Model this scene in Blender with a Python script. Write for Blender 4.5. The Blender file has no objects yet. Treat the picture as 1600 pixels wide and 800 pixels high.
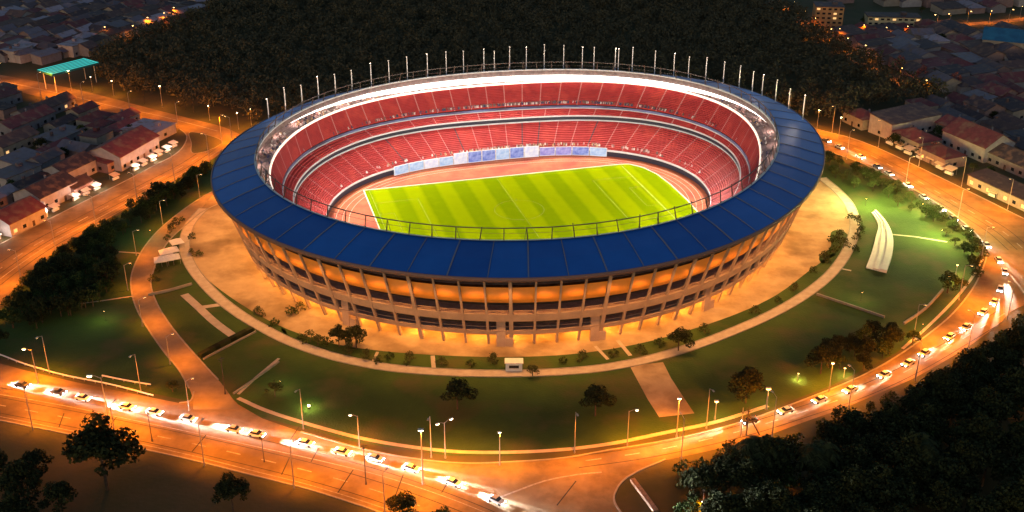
import bpy, bmesh, math, random
import numpy as np
from mathutils import Vector, Matrix
from mathutils.geometry import tessellate_polygon

random.seed(7)
rng = np.random.default_rng(7)
PI = math.pi
SC = bpy.context.scene
COL = SC.collection

# ------------------------------------------------------------------ camera survey
CAM_H = 163.6
FOC = 1750.0 / 1600.0
PITCH = math.atan2(840.0, 1750.0)


def g(u, v, z=0.0):
    """plan position of a point surveyed on the photograph (1600 x 800), at height z"""
    dx = (u - 800) / 1750.0
    e = (v - 400) / 1750.0
    dy = math.cos(PITCH) - e * math.sin(PITCH)
    dz = -math.sin(PITCH) - e * math.cos(PITCH)
    t = (z - CAM_H) / dz
    return Vector((dx * t, dy * t, z))


def pix(p):
    zc = p[1] * math.cos(PITCH) - (p[2] - CAM_H) * math.sin(PITCH)
    yc = -p[1] * math.sin(PITCH) - (p[2] - CAM_H) * math.cos(PITCH)
    return 800 + 1750 * p[0] / zc, 400 + 1750 * yc / zc


def in_frame(p, m=12):
    u, v = pix(p)
    return -m < u < 1600 + m and -m < v < 800 + m


# ------------------------------------------------------------------ materials
def mat(name, col, rough=0.8, col2=None, scale=0.5, detail=4.0, bump=0.0, bscale=None, metal=0.0, emit=None, estr=0.0,
        island=0.0, spec=0.3, objrand=0.0, scale2=None, col3=None):
    m = bpy.data.materials.new(name)
    m.use_nodes = True
    nt = m.node_tree
    b = nt.nodes['Principled BSDF']
    b.inputs['Roughness'].default_value = rough
    b.inputs['Metallic'].default_value = metal
    b.inputs['Specular IOR Level'].default_value = spec
    c4 = (*col, 1)
    b.inputs['Base Color'].default_value = c4
    tc = None
    src = None
    if col2 is not None:
        tc = nt.nodes.new('ShaderNodeTexCoord')
        n = nt.nodes.new('ShaderNodeTexNoise')
        n.inputs['Scale'].default_value = scale
        n.inputs['Detail'].default_value = detail
        n.inputs['Roughness'].default_value = 0.62
        nt.links.new(tc.outputs['Object'], n.inputs['Vector'])
        r = nt.nodes.new('ShaderNodeValToRGB')
        r.color_ramp.elements[0].position = 0.36
        r.color_ramp.elements[1].position = 0.64
        r.color_ramp.elements[0].color = c4
        r.color_ramp.elements[1].color = (*col2, 1)
        nt.links.new(n.outputs['Fac'], r.inputs['Fac'])
        src = r.outputs['Color']
        if col3 is not None:
            n2 = nt.nodes.new('ShaderNodeTexNoise')
            n2.inputs['Scale'].default_value = scale2
            n2.inputs['Detail'].default_value = 5
            nt.links.new(tc.outputs['Object'], n2.inputs['Vector'])
            r2 = nt.nodes.new('ShaderNodeValToRGB')
            r2.color_ramp.elements[0].position = 0.5
            r2.color_ramp.elements[1].position = 0.66
            r2.color_ramp.elements[0].color = (0, 0, 0, 1)
            nt.links.new(n2.outputs['Fac'], r2.inputs['Fac'])
            mx = nt.nodes.new('ShaderNodeMix')
            mx.data_type = 'RGBA'
            nt.links.new(r2.outputs['Color'], mx.inputs['Factor'])
            nt.links.new(src, mx.inputs[6])
            mx.inputs[7].default_value = (*col3, 1)
            src = mx.outputs[2]
    if island > 0 or objrand > 0:
        gi = nt.nodes.new('ShaderNodeNewGeometry') if island > 0 else nt.nodes.new('ShaderNodeObjectInfo')
        out = gi.outputs['Random Per Island'] if island > 0 else gi.outputs['Random']
        mr = nt.nodes.new('ShaderNodeMapRange')
        k = island or objrand
        mr.inputs['To Min'].default_value = 1 - k
        mr.inputs['To Max'].default_value = 1 + k
        nt.links.new(out, mr.inputs['Value'])
        mu = nt.nodes.new('ShaderNodeVectorMath')
        mu.operation = 'SCALE'
        if src is not None:
            nt.links.new(src, mu.inputs[0])
        else:
            mu.inputs[0].default_value = col
        nt.links.new(mr.outputs['Result'], mu.inputs['Scale'])
        src = mu.outputs[0]
    if src is not None:
        nt.links.new(src, b.inputs['Base Color'])
    if bump > 0:
        if tc is None:
            tc = nt.nodes.new('ShaderNodeTexCoord')
        nb = nt.nodes.new('ShaderNodeTexNoise')
        nb.inputs['Scale'].default_value = bscale or scale * 4
        nb.inputs['Detail'].default_value = 3
        nt.links.new(tc.outputs['Object'], nb.inputs['Vector'])
        bp = nt.nodes.new('ShaderNodeBump')
        bp.inputs['Strength'].default_value = bump
        bp.inputs['Distance'].default_value = 0.3
        nt.links.new(nb.outputs['Fac'], bp.inputs['Height'])
        nt.links.new(bp.outputs['Normal'], b.inputs['Normal'])
    if emit is not None:
        b.inputs['Emission Color'].default_value = (*emit, 1)
        b.inputs['Emission Strength'].default_value = estr
    return m


M = {}
M['earth'] = mat('earth', (.045, .05, .02), .95, (.075, .06, .03), .05, bump=.4, bscale=.8)
M['lawn'] = mat('lawn_grass', (.024, .054, .009), .95, (.046, .088, .014), .05, 9, bump=.6, bscale=1.6, col3=(.066, .07, .02), scale2=.075)
M['lawn2'] = mat('bright_grass', (.07, .105, .018), .95, (.12, .15, .03), .07, 6, bump=.5, bscale=1.6)
M['asphalt'] = mat('asphalt', (.15, .102, .05), .85, (.225, .155, .08), .22, 6, bump=.2, bscale=2.5, col3=(.095, .066, .035), scale2=.05)
M['sand'] = mat('sandy_paving', (.29, .21, .12), .9, (.44, .34, .21), .12, 8, bump=.35, bscale=1.0, col3=(.15, .1, .055), scale2=.045)
M['concrete_path'] = mat('pale_concrete', (.36, .31, .25), .85, (.46, .4, .33), .4, 5, bump=.15)
M['kerb'] = mat('kerb_concrete', (.24, .22, .19), .85, (.3, .27, .23), .6)
M['paint'] = mat('road_paint', (.34, .32, .28), .7, (.2, .18, .16), 1.5)
M['concrete'] = mat('facade_concrete', (.33, .24, .2), .8, (.42, .31, .25), .25, 5, bump=.1)
M['darkwall'] = mat('dark_concourse', (.035, .03, .03), .8, (.07, .055, .05), .3)
M['blue'] = None
M['rim_white'] = mat('white_painted_steel', (.72, .7, .68), .5, (.62, .6, .58), .6)
M['rim_dark'] = mat('dark_fascia', (.2, .12, .11), .5)
M['rail'] = mat('dark_rail', (.11, .075, .06), .5)
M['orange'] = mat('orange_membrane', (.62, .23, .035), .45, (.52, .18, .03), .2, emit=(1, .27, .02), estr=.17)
M['seat'] = mat('red_seats', (.40, .03, .027), .65, (.31, .021, .022), .35, 8, bump=.25, bscale=2.2, col3=(.45, .045, .034), scale2=.16)
M['aisle'] = mat('pale_aisle_steps', (.5, .2, .18), .8)
M['darkaisle'] = mat('dark_aisle_steps', (.12, .06, .07), .8)
M['bandwall'] = mat('dark_gallery_glass', (.03, .03, .045), .3)
M['track'] = mat('orange_track', (.42, .082, .03), .85, (.48, .13, .05), .2, 6, col3=(.36, .055, .025), scale2=.1)
M['terrace'] = mat('concourse_floor', (.4, .28, .26), .8, (.28, .18, .17), .6)
M['whitebox'] = mat('white_paint', (.75, .75, .75), .5, (.66, .66, .67), .8)
M['metal'] = mat('galvanised_metal', (.42, .38, .34), .4, metal=.4)
M['darkmetal'] = mat('dark_metal', (.06, .05, .045), .5, metal=.3)
M['mast'] = mat('pale_mast_metal', (.75, .68, .6), .45)
M['mastglow'] = mat('mast_light_strip', (.8, .75, .7), .5, emit=(1, .72, .5), estr=.6)
M['lampglow_w'] = mat('lamp_lens_white', (.9, .8, .6), .5, emit=(1, .82, .5), estr=22)
M['lampglow_o'] = mat('lamp_lens_orange', (.9, .6, .3), .5, emit=(1, .55, .16), estr=16)
M['led'] = mat('white_led_strip', (.9, .88, .85), .5, emit=(1, .93, .85), estr=5)
M['led2'] = mat('cream_led_line', (.9, .8, .7), .5, emit=(1, .82, .66), estr=.9)
M['trunk'] = mat('bark', (.09, .06, .04), .95, (.06, .04, .03), 2)
M['leaf'] = mat('dark_foliage', (.04, .058, .016), .9, island=.55, spec=.1)
M['leaf2'] = mat('olive_foliage', (.055, .062, .02), .9, island=.55, spec=.1)
M['leaf3'] = mat('deep_foliage', (.026, .031, .012), .9, island=.6, spec=.1)
M['leafpink'] = mat('lamplit_foliage', (.3, .09, .07), .9, island=.4, spec=.1)  # reddish lamplight painted into the leaf colour
M['forest'] = mat('forest_foliage', (.088, .076, .047), .95, island=.1, spec=.05)
M['glassdark'] = mat('dark_window_glass', (.02, .022, .03), .15, spec=.6)
M['litwindow'] = mat('lit_window', (.6, .4, .2), .5, emit=(1, .55, .2), estr=1.1)
M['tyre'] = mat('tyre_rubber', (.015, .015, .015), .9)
M['headlight'] = mat('headlight_lens', (.9, .9, .95), .3, emit=(.92, .95, 1), estr=60)
M['taillight'] = mat('tail_light_lens', (.5, .02, .01), .3, emit=(1, .05, .01), estr=4)
M['carglass'] = mat('car_glass', (.02, .022, .025), .08, spec=.7)
CARP = [mat('car_paint_' + n, c, .3, spec=.5) for n, c in (('white', (.75, .75, .74)), ('silver', (.45, .46, .48)), ('pale', (.62, .58, .5)), ('dark', (.06, .06, .07)))]
ROOFC = {'maroon': mat('maroon_roof', (.16, .042, .05), .75, (.11, .032, .04), .4, 6, objrand=.25, col3=(.17, .1, .075), scale2=.3), 'brown': mat('brown_roof', (.11, .065, .06), .8, (.075, .045, .05), .4, 6, objrand=.25, col3=(.17, .1, .075), scale2=.3),
         'grey': mat('grey_metal_roof', (.165, .13, .165), .65, (.12, .095, .125), .4, 6, objrand=.25, col3=(.17, .1, .075), scale2=.3), 'slate': mat('slate_roof', (.075, .058, .075), .8, (.1, .075, .09), .4, 6, objrand=.25, col3=(.17, .1, .075), scale2=.3),
         'dark': mat('dark_roof', (.045, .032, .042), .85, (.062, .045, .055), .4, 6, objrand=.2, col3=(.17, .1, .075), scale2=.3), 'pale': mat('pale_roof', (.3, .25, .31), .65, (.24, .2, .26), .4, 6, objrand=.15, col3=(.17, .1, .075), scale2=.3)}
WALLC = [mat('plaster_' + n, c, .85, tuple(x * .78 for x in c), .5) for n, c in (('pale', (.42, .37, .38)), ('cream', (.36, .29, .24)), ('grey', (.24, .22, .25)), ('rose', (.3, .19, .18)))]


def pitch_material():
    m = bpy.data.materials.new('striped_turf')
    m.use_nodes = True
    nt = m.node_tree
    b = nt.nodes['Principled BSDF']
    b.inputs['Roughness'].default_value = 1
    b.inputs['Specular IOR Level'].default_value = 0
    tc = nt.nodes.new('ShaderNodeTexCoord')
    nz = nt.nodes.new('ShaderNodeTexNoise')
    nz.inputs['Scale'].default_value = .3
    nz.inputs['Detail'].default_value = 6
    nt.links.new(tc.outputs['Object'], nz.inputs['Vector'])
    sx = nt.nodes.new('ShaderNodeSeparateXYZ')
    nt.links.new(tc.outputs['Object'], sx.inputs[0])
    a = nt.nodes.new('ShaderNodeMath'); a.operation = 'MULTIPLY'; a.inputs[1].default_value = 2 * PI / 12.4
    nt.links.new(sx.outputs['X'], a.inputs[0])
    s = nt.nodes.new('ShaderNodeMath'); s.operation = 'SINE'
    nt.links.new(a.outputs[0], s.inputs[0])
    k = nt.nodes.new('ShaderNodeMapRange'); k.inputs['From Min'].default_value = -.35; k.inputs['From Max'].default_value = .35
    nt.links.new(s.outputs[0], k.inputs['Value'])
    w = nt.nodes.new('ShaderNodeMath'); w.operation = 'MULTIPLY_ADD'; w.inputs[1].default_value = .9; w.inputs[2].default_value = -.45
    nt.links.new(nz.outputs['Fac'], w.inputs[0])
    ad = nt.nodes.new('ShaderNodeMath'); ad.operation = 'ADD'; ad.use_clamp = True
    nt.links.new(k.outputs[0], ad.inputs[0]); nt.links.new(w.outputs[0], ad.inputs[1])
    mx = nt.nodes.new('ShaderNodeMix'); mx.data_type = 'RGBA'
    mx.inputs[6].default_value = (.175, .235, .001, 1)
    mx.inputs[7].default_value = (.25, .3, .001, 1)
    nt.links.new(ad.outputs[0], mx.inputs['Factor'])
    nt.links.new(mx.outputs[2], b.inputs['Base Color'])
    return m


def roof_material():
    m = bpy.data.materials.new('blue_roof_sheet')
    m.use_nodes = True
    nt = m.node_tree
    b = nt.nodes['Principled BSDF']
    b.inputs['Roughness'].default_value = .42
    b.inputs['Specular IOR Level'].default_value = .38
    tc = nt.nodes.new('ShaderNodeTexCoord')
    gi = nt.nodes.new('ShaderNodeNewGeometry')
    nz = nt.nodes.new('ShaderNodeTexNoise'); nz.inputs['Scale'].default_value = .16; nz.inputs['Detail'].default_value = 9
    nt.links.new(tc.outputs['Object'], nz.inputs['Vector'])
    av = nt.nodes.new('ShaderNodeMath'); av.operation = 'MULTIPLY_ADD'; av.inputs[1].default_value = .5
    nt.links.new(gi.outputs['Random Per Island'], av.inputs[0])
    h = nt.nodes.new('ShaderNodeMath'); h.operation = 'MULTIPLY'; h.inputs[1].default_value = .6
    nt.links.new(nz.outputs['Fac'], h.inputs[0]); nt.links.new(h.outputs[0], av.inputs[2])
    mx = nt.nodes.new('ShaderNodeMix'); mx.data_type = 'RGBA'
    mx.inputs[6].default_value = (.003, .055, .3, 1)
    mx.inputs[7].default_value = (.01, .125, .52, 1)
    nt.links.new(av.outputs[0], mx.inputs['Factor'])
    nt.links.new(mx.outputs[2], b.inputs['Base Color'])
    return m


M['pitch'] = pitch_material()
M['blue'] = roof_material()
M['blue_seam'] = mat('pale_blue_seam', (.12, .17, .32), .5, (.2, .18, .2), .3)


# ------------------------------------------------------------------ mesh helpers
class MB:
    def __init__(self):
        self.v = []
        self.f = []
        self.m = []

    def face(self, pts, mi=0):
        n = len(self.v)
        self.v.extend(tuple(p) for p in pts)
        self.f.append(tuple(range(n, n + len(pts))))
        self.m.append(mi)

    def box(self, c, s, rot=0.0, mi=0, taper=1.0):
        cx, cy, cz = c
        ca, sa = math.cos(rot), math.sin(rot)
        n = len(self.v)
        for dz in (-.5, .5):
            k = 1.0 if dz < 0 else taper
            for dx, dy in ((-.5, -.5), (.5, -.5), (.5, .5), (-.5, .5)):
                x, y = dx * s[0] * k, dy * s[1] * k
                self.v.append((cx + x * ca - y * sa, cy + x * sa + y * ca, cz + dz * s[2]))
        for q in ((0, 3, 2, 1), (4, 5, 6, 7), (0, 1, 5, 4), (1, 2, 6, 5), (2, 3, 7, 6), (3, 0, 4, 7)):
            self.f.append(tuple(n + i for i in q))
            self.m.append(mi)

    def tube(self, p, q, r0, r1=None, seg=6, mi=0, cap=True):
        r1 = r0 if r1 is None else r1
        p, q = Vector(p), Vector(q)
        d = (q - p).normalized()
        a = d.orthogonal().normalized()
        b = d.cross(a)
        n = len(self.v)
        for c, r in ((p, r0), (q, r1)):
            for i in range(seg):
                t = 2 * PI * i / seg
                self.v.append(tuple(c + a * (r * math.cos(t)) + b * (r * math.sin(t))))
        for i in range(seg):
            j = (i + 1) % seg
            self.f.append((n + i, n + j, n + seg + j, n + seg + i))
            self.m.append(mi)
        if cap:
            self.f.append(tuple(n + seg - 1 - i for i in range(seg)))
            self.f.append(tuple(n + seg + i for i in range(seg)))
            self.m += [mi, mi]

    def ball(self, c, r, seg=8, rings=5, mi=0, sz=1.0):
        n = len(self.v)
        for i in range(rings + 1):
            t = PI * i / rings
            for j in range(seg):
                a = 2 * PI * j / seg
                self.v.append((c[0] + r * math.sin(t) * math.cos(a), c[1] + r * math.sin(t) * math.sin(a), c[2] + sz * r * math.cos(t)))
        for i in range(rings):
            for j in range(seg):
                k = (j + 1) % seg
                self.f.append((n + i * seg + j, n + (i + 1) * seg + j, n + (i + 1) * seg + k, n + i * seg + k))
                self.m.append(mi)

    def build(self, name, mats, parent=None, smooth=False):
        me = bpy.data.meshes.new(name)
        me.from_pydata(self.v, [], self.f)
        for x in (mats if isinstance(mats, (list, tuple)) else [mats]):
            me.materials.append(x)
        if max(self.m, default=0) > 0:
            me.polygons.foreach_set('material_index', self.m)
        if smooth:
            me.polygons.foreach_set('use_smooth', [True] * len(me.polygons))
        me.update()
        o = bpy.data.objects.new(name, me)
        COL.objects.link(o)
        if parent is not None:
            o.parent = parent
        return o


def empty(name, loc=(0, 0, 0), rz=0.0):
    o = bpy.data.objects.new(name, None)
    COL.objects.link(o)
    o.location = loc
    o.rotation_euler = (0, 0, rz)
    return o


def tag(o, label, cat, group=None, kind=None):
    o['label'] = label
    o['category'] = cat
    if group:
        o['group'] = group
    if kind:
        o['kind'] = kind
    return o


def structure(o):
    o['kind'] = 'structure'
    return o


def copy_tree(o, parent=None):
    c = o.copy()
    COL.objects.link(c)
    if parent is not None:
        c.parent = parent
    for ch in CHILD.get(o.name, ()) or list(o.children):
        copy_tree(ch, c)
    return c


CHILD = {}
USED = set()
LAST = [None]


def place(proto, loc, rz, label, cat, group=None, scale=1.0, sz=None):
    """first call moves the thing itself, later ones copy the thing and each of its parts"""
    if proto.name in USED:
        o = copy_tree(proto)
    else:
        CHILD[proto.name] = list(proto.children)
        USED.add(proto.name)
        o = proto
    LAST[0] = o
    o.location = loc
    o.rotation_euler = (0, 0, rz)
    o.scale = (scale, scale, scale if sz is None else sz)
    if 'group' in o.keys():
        del o['group']
    tag(o, label, cat, group)
    return o


def spline(pts, n=8, closed=False):
    pts = [Vector((p[0], p[1], 0)) for p in pts]
    out = []
    N = len(pts)
    for i in range(N if closed else N - 1):
        p0 = pts[(i - 1) % N] if closed or i > 0 else pts[0] * 2 - pts[1]
        p1, p2 = pts[i], pts[(i + 1) % N]
        p3 = pts[(i + 2) % N] if closed or i + 2 < N else pts[-1] * 2 - pts[-2]
        for k in range(n):
            t = k / n
            out.append(.5 * ((2 * p1) + (p2 - p0) * t + (2 * p0 - 5 * p1 + 4 * p2 - p3) * t * t + (3 * p1 - p0 - 3 * p2 + p3) * t ** 3))
    if not closed:
        out.append(pts[-1])
    return out


def gp(px):
    return [g(u, v) for u, v in px]


def sheet(name, poly, z, m, kind='structure'):
    tri = tessellate_polygon([poly])
    mb = MB()
    mb.v = [(p.x, p.y, z) for p in poly]
    for a, b, c in tri:
        A, B, C_ = poly[a], poly[b], poly[c]
        if (B.x - A.x) * (C_.y - A.y) - (B.y - A.y) * (C_.x - A.x) < 0:
            b, c = c, b
        mb.f.append((a, b, c))
        mb.m.append(0)
    o = mb.build(name, m)
    o['kind'] = kind
    return o


def normals(line):
    ns = []
    for i, p in enumerate(line):
        a = line[max(i - 1, 0)]
        b = line[min(i + 1, len(line) - 1)]
        d = (b - a)
        d.z = 0
        d = d.normalized()
        ns.append(Vector((-d.y, d.x, 0)))
    return ns


def ribbon(mb, line, w, z, mi=0, off=0.0):
    ns = normals(line)
    for i in range(len(line) - 1):
        a, b = line[i] + ns[i] * off, line[i + 1] + ns[i + 1] * off
        na, nb = ns[i] * (w / 2), ns[i + 1] * (w / 2)
        mb.face([(a.x - na.x, a.y - na.y, z), (b.x - nb.x, b.y - nb.y, z), (b.x + nb.x, b.y + nb.y, z), (a.x + na.x, a.y + na.y, z)][::1], mi)


def wall_strip(mb, line, w, z0, z1, mi=0):
    ns = normals(line)
    L = [p - n * (w / 2) for p, n in zip(line, ns)]
    R = [p + n * (w / 2) for p, n in zip(line, ns)]
    for i in range(len(line) - 1):
        for (a, b, q0, q1) in ((L[i], L[i + 1], z0, z1), (R[i + 1], R[i], z0, z1)):
            mb.face([(a.x, a.y, q0), (b.x, b.y, q0), (b.x, b.y, q1), (a.x, a.y, q1)], mi)
        mb.face([(L[i].x, L[i].y, z1), (L[i + 1].x, L[i + 1].y, z1), (R[i + 1].x, R[i + 1].y, z1), (R[i].x, R[i].y, z1)], mi)
    for (a, b) in ((R[0], L[0]), (L[-1], R[-1])):
        mb.face([(a.x, a.y, z0), (b.x, b.y, z0), (b.x, b.y, z1), (a.x, a.y, z1)], mi)


def resample(line, step):
    out = [line[0].copy()]
    acc = 0.0
    for a, b in zip(line, line[1:]):
        L = (b - a).length
        while acc + L >= step:
            t = (step - acc) / L
            a = a + (b - a) * t
            out.append(a.copy())
            L = (b - a).length
            acc = 0.0
        acc += L
    return out


def inside(p, poly):
    c = False
    n = len(poly)
    j = n - 1
    for i in range(n):
        a, b = poly[i], poly[j]
        if (a[1] > p[1]) != (b[1] > p[1]) and p[0] < (b[0] - a[0]) * (p[1] - a[1]) / (b[1] - a[1]) + a[0]:
            c = not c
        j = i
    return c


ORD = ['first', 'second', 'third', 'fourth', 'fifth', 'sixth', 'seventh', 'eighth', 'ninth', 'tenth', 'eleventh', 'twelfth', 'thirteenth', 'fourteenth',
       'fifteenth', 'sixteenth', 'seventeenth', 'eighteenth', 'nineteenth', 'twentieth']
TENS = {2: 'twenty', 3: 'thirty', 4: 'forty', 5: 'fifty', 6: 'sixty'}


def nth(i):
    if i < 20:
        return ORD[i]
    t, r = divmod(i + 1, 10)
    return TENS[t] + '-' + ORD[r - 1] if r else {'twenty': 'twentieth', 'thirty': 'thirtieth', 'forty': 'fortieth', 'fifty': 'fiftieth', 'sixty': 'sixtieth'}[TENS[t]]


def lamp_light(name, kind, loc, power, col, parent=None, aim=None, cone=150, blend=.6, size=.3):
    L = bpy.data.lights.new(name, kind)
    L.energy = power
    L.color = col
    L.shadow_soft_size = size
    if kind == 'SPOT':
        L.spot_size = math.radians(cone)
        L.spot_blend = blend
    o = bpy.data.objects.new(name, L)
    COL.objects.link(o)
    o.location = loc
    if aim is not None:
        o.rotation_euler = (Vector(aim) - Vector(loc)).to_track_quat('-Z', 'Y').to_euler()
    if parent is not None:
        o.parent = parent
    return o


# ------------------------------------------------------------------ ground, roads
mb = MB()
mb.face([(-1600, -300, 0), (1600, -300, 0), (1600, 2600, 0), (-1600, 2600, 0)])
structure(mb.build('ground', M['earth']))

lawn_px = [(345, 240), (290, 275), (235, 308), (180, 340), (120, 375), (70, 410), (30, 455), (0, 485), (-80, 545), (0, 558), (60, 575), (150, 597), (240, 615), (320, 632), (420, 655),
           (560, 692), (700, 712), (800, 712), (950, 695), (1100, 668), (1200, 640), (1300, 602), (1400, 552), (1480, 492), (1530, 425), (1530, 380), (1500, 350), (1400, 290), (1300, 246), (1240, 230), (1150, 205), (900, 190), (600, 190), (420, 205)]
lawn_poly = gp(lawn_px)
sheet('lawn', lawn_poly, .02, M['lawn'])

UP = [(-180, 525), (-60, 553), (0, 568), (60, 584), (150, 604), (240, 622), (280, 630)]
JN = [(300, 626), (301, 612), (330, 596), (352, 610), (372, 632), (410, 654)]
UP2 = [(470, 675), (560, 700), (640, 716), (720, 724), (800, 722), (880, 716)]
RT = [(1040, 718), (1000, 735), (975, 750), (962, 768), (960, 784), (972, 804), (1000, 845), (1040, 905)]
LOW = [(900, 940), (800, 885), (700, 842), (620, 810), (560, 789), (480, 764), (400, 744), (300, 719), (200, 697), (100, 677), (0, 657), (-180, 620)]
main_poly = spline(gp(UP), 5) + gp(JN) + spline(gp(UP2), 5) + spline(gp(RT), 5) + spline(gp(LOW), 5)
sheet('main_road', main_poly, .040, M['asphalt'])
RIN = [(760, 723), (800, 721), (870, 716), (950, 704), (1000, 696), (1060, 685), (1120, 671), (1180, 653), (1240, 631), (1300, 608), (1350, 586), (1400, 558), (1450, 523), (1490, 489), (1520, 451),
       (1537, 416), (1541, 395), (1530, 371), (1500, 343), (1460, 315), (1400, 281), (1350, 257), (1310, 242), (1285, 234), (1240, 221), (1180, 198)]
ROUT = [(1230, 186), (1280, 203), (1330, 216), (1370, 231), (1420, 254), (1480, 283), (1540, 312), (1600, 342), (1720, 398), (1740, 440), (1600, 477), (1560, 507), (1520, 537), (1480, 562), (1430, 590), (1380, 612), (1320, 637),
        (1250, 662), (1180, 687), (1110, 704), (1040, 719)]
rin_line = spline(gp(RIN), 6)
rout_line = spline(gp(ROUT), 6)
sheet('ring_road', rin_line + rout_line + gp([(960, 745), (760, 745)]), .046, M['asphalt'])
LA_T = [(-200, 84), (-60, 107), (0, 117), (60, 128), (120, 140), (180, 155), (240, 171), (300, 186), (350, 199), (385, 215)]
LA_B = [(350, 224), (318, 213), (290, 204), (262, 196), (230, 188), (180, 179), (120, 165), (60, 151), (0, 136), (-60, 122), (-200, 98)]
sheet('upper_road', spline(gp(LA_T), 5) + spline(gp(LA_B), 5), .052, M['asphalt'])
LB_L = [(262, 196), (282, 203), (292, 214), (285, 231), (268, 245), (235, 262), (200, 281), (150, 306), (100, 331), (50, 356), (0, 382), (-60, 414), (-120, 448)]
LB_R = [(-70, 560), (0, 477), (22, 452), (50, 424), (80, 399), (120, 371), (160, 347), (200, 324), (235, 305), (270, 284), (305, 264), (335, 247), (358, 232), (352, 214), (320, 206)]
lbl, lbr = spline(gp(LB_L), 5), spline(gp(LB_R), 5)
sheet('left_road', lbl + lbr, .058, M['asphalt'])
isl = spline(gp([(297, 207), (330, 213), (347, 221), (340, 229), (318, 238), (300, 239), (299, 224)]), 5, True)
mb = MB()
wall_strip(mb, isl + [isl[0]], .3, .03, .2)
structure(mb.build('island_kerb', M['kerb']))
sheet('traffic_island', isl, .16, M['earth'])
# curved access road up to the plaza
AC_L = [(302, 640), (300, 618), (282, 582), (258, 552), (236, 521), (216, 488), (206, 458), (206, 428), (222, 392), (246, 362), (276, 336), (310, 312), (345, 292)]
AC_R = [(358, 312), (318, 330), (293, 350), (268, 372), (250, 398), (240, 422), (236, 446), (246, 476), (266, 508), (292, 540), (326, 578), (348, 602), (375, 640)]
acl, acr = spline(gp(AC_L), 6), spline(gp(AC_R), 6)
sheet('access_road', acl + acr, .064, mat('dusty_paving', (.2, .145, .085), .88, (.28, .205, .125), .2, 6, bump=.2, bscale=2, col3=(.15, .12, .09), scale2=.07))
# plaza apron round the stadium, ring path
PLZ = [(345, 292), (318, 322), (298, 352), (288, 385), (300, 412), (335, 446), (390, 484), (450, 515), (520, 537), (600, 549), (700, 556), (800, 558), (900, 553), (1000, 537), (1090, 512), (1160, 487), (1215, 460), (1262, 425), (1305, 392), (1330, 355),
       (1325, 325), (1305, 300), (1280, 280), (1250, 255), (1180, 230), (900, 200), (600, 200), (420, 235), (380, 262)]
plaza_poly = spline(gp(PLZ), 4, True)
sheet('plaza', plaza_poly, .070, M['sand'])
RP = [(318, 326), (296, 352), (288, 385), (298, 415), (318, 442), (345, 469), (380, 495), (420, 518), (460, 537), (520, 557), (590, 572), (650, 579), (720, 583), (800, 584), (880, 581), (950, 574), (1020, 560), (1090, 539),
      (1150, 516), (1210, 489), (1262, 458), (1302, 424), (1326, 388), (1336, 352), (1328, 322), (1308, 298), (1284, 278)]
ring_path = spline(gp(RP), 6)
mb = MB()
ribbon(mb, ring_path, 3.2, .088)
structure(mb.build('ring_path', M['concrete_path']))
mb = MB()
wall_strip(mb, [p + n * 1.75 for p, n in zip(ring_path, normals(ring_path))], .25, .03, .22)
wall_strip(mb, [p - n * 1.75 for p, n in zip(ring_path, normals(ring_path))], .25, .03, .22)
structure(mb.build('path_kerb', M['kerb']))
# grass beds between plaza and ring path
beds = [[(306, 422), (322, 436), (350, 462), (390, 488), (440, 512), (446, 522), (418, 508), (380, 487), (345, 461), (312, 431)],
        [(446, 514), (520, 540), (600, 552), (700, 560), (800, 562), (930, 556), (1000, 544), (1060, 526), (1062, 536), (1010, 556), (900, 572), (800, 576), (700, 574), (600, 565), (520, 548), (450, 524)],
        [(1090, 516), (1160, 492), (1215, 465), (1262, 430), (1296, 398), (1308, 404), (1290, 427), (1255, 452), (1200, 482), (1140, 508), (1092, 526)],
        [(1298, 364), (1312, 360), (1326, 370), (1318, 392), (1300, 402), (1286, 412), (1280, 402), (1298, 386)]]
for b in beds:
    sheet('grass_bed', spline(gp(b), 4, True), .079, M['lawn'])
# straight paths over the lawns
for px in ([(984, 572), (1036, 566), (1048, 590), (1066, 618), (1085, 646), (1030, 652), (1012, 624)],):
    sheet('wide_path', gp(px), .032, M['sand'])
mb = MB()
ribbon(mb, spline(gp([(288, 460), (310, 480), (335, 503), (366, 526)]), 5), 2.6, .036)
ribbon(mb, gp([(310, 481), (345, 476)]), 2.0, .034)
ribbon(mb, gp([(436, 560), (400, 590), (372, 616)]), .9, .034)
ribbon(mb, gp([(106, 477), (160, 470), (206, 463)]), .7, .034)
ribbon(mb, gp([(178, 393), (222, 396)]), .7, .034)
ribbon(mb, gp([(1285, 414), (1330, 423)]), .9, .034)
ribbon(mb, gp([(1390, 366), (1430, 370), (1480, 378)]), .9, .034)
ribbon(mb, gp([(930, 541), (950, 562)]), 1.0, .082)
ribbon(mb, gp([(965, 532), (985, 556)]), 1.2, .082)
ribbon(mb, gp([(590, 550), (582, 568)]), .9, .082)
ribbon(mb, gp([(676, 556), (678, 578)]), 1.2, .082)
structure(mb.build('garden_path', M['concrete_path']))
# verge paths beside the ring road
mb = MB()
vp = spline(gp([(372, 622), (420, 643), (500, 668), (580, 688), (680, 703), (760, 707), (860, 704), (950, 694), (1040, 676), (1120, 659), (1200, 634)]), 6)
ribbon(mb, vp, 1.3, .036)
vp2 = spline(gp([(1410, 545), (1450, 510), (1490, 470), (1518, 435), (1535, 405)]), 6)
ribbon(mb, vp2, .9, .036)
structure(mb.build('verge_path', M['concrete_path']))
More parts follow.
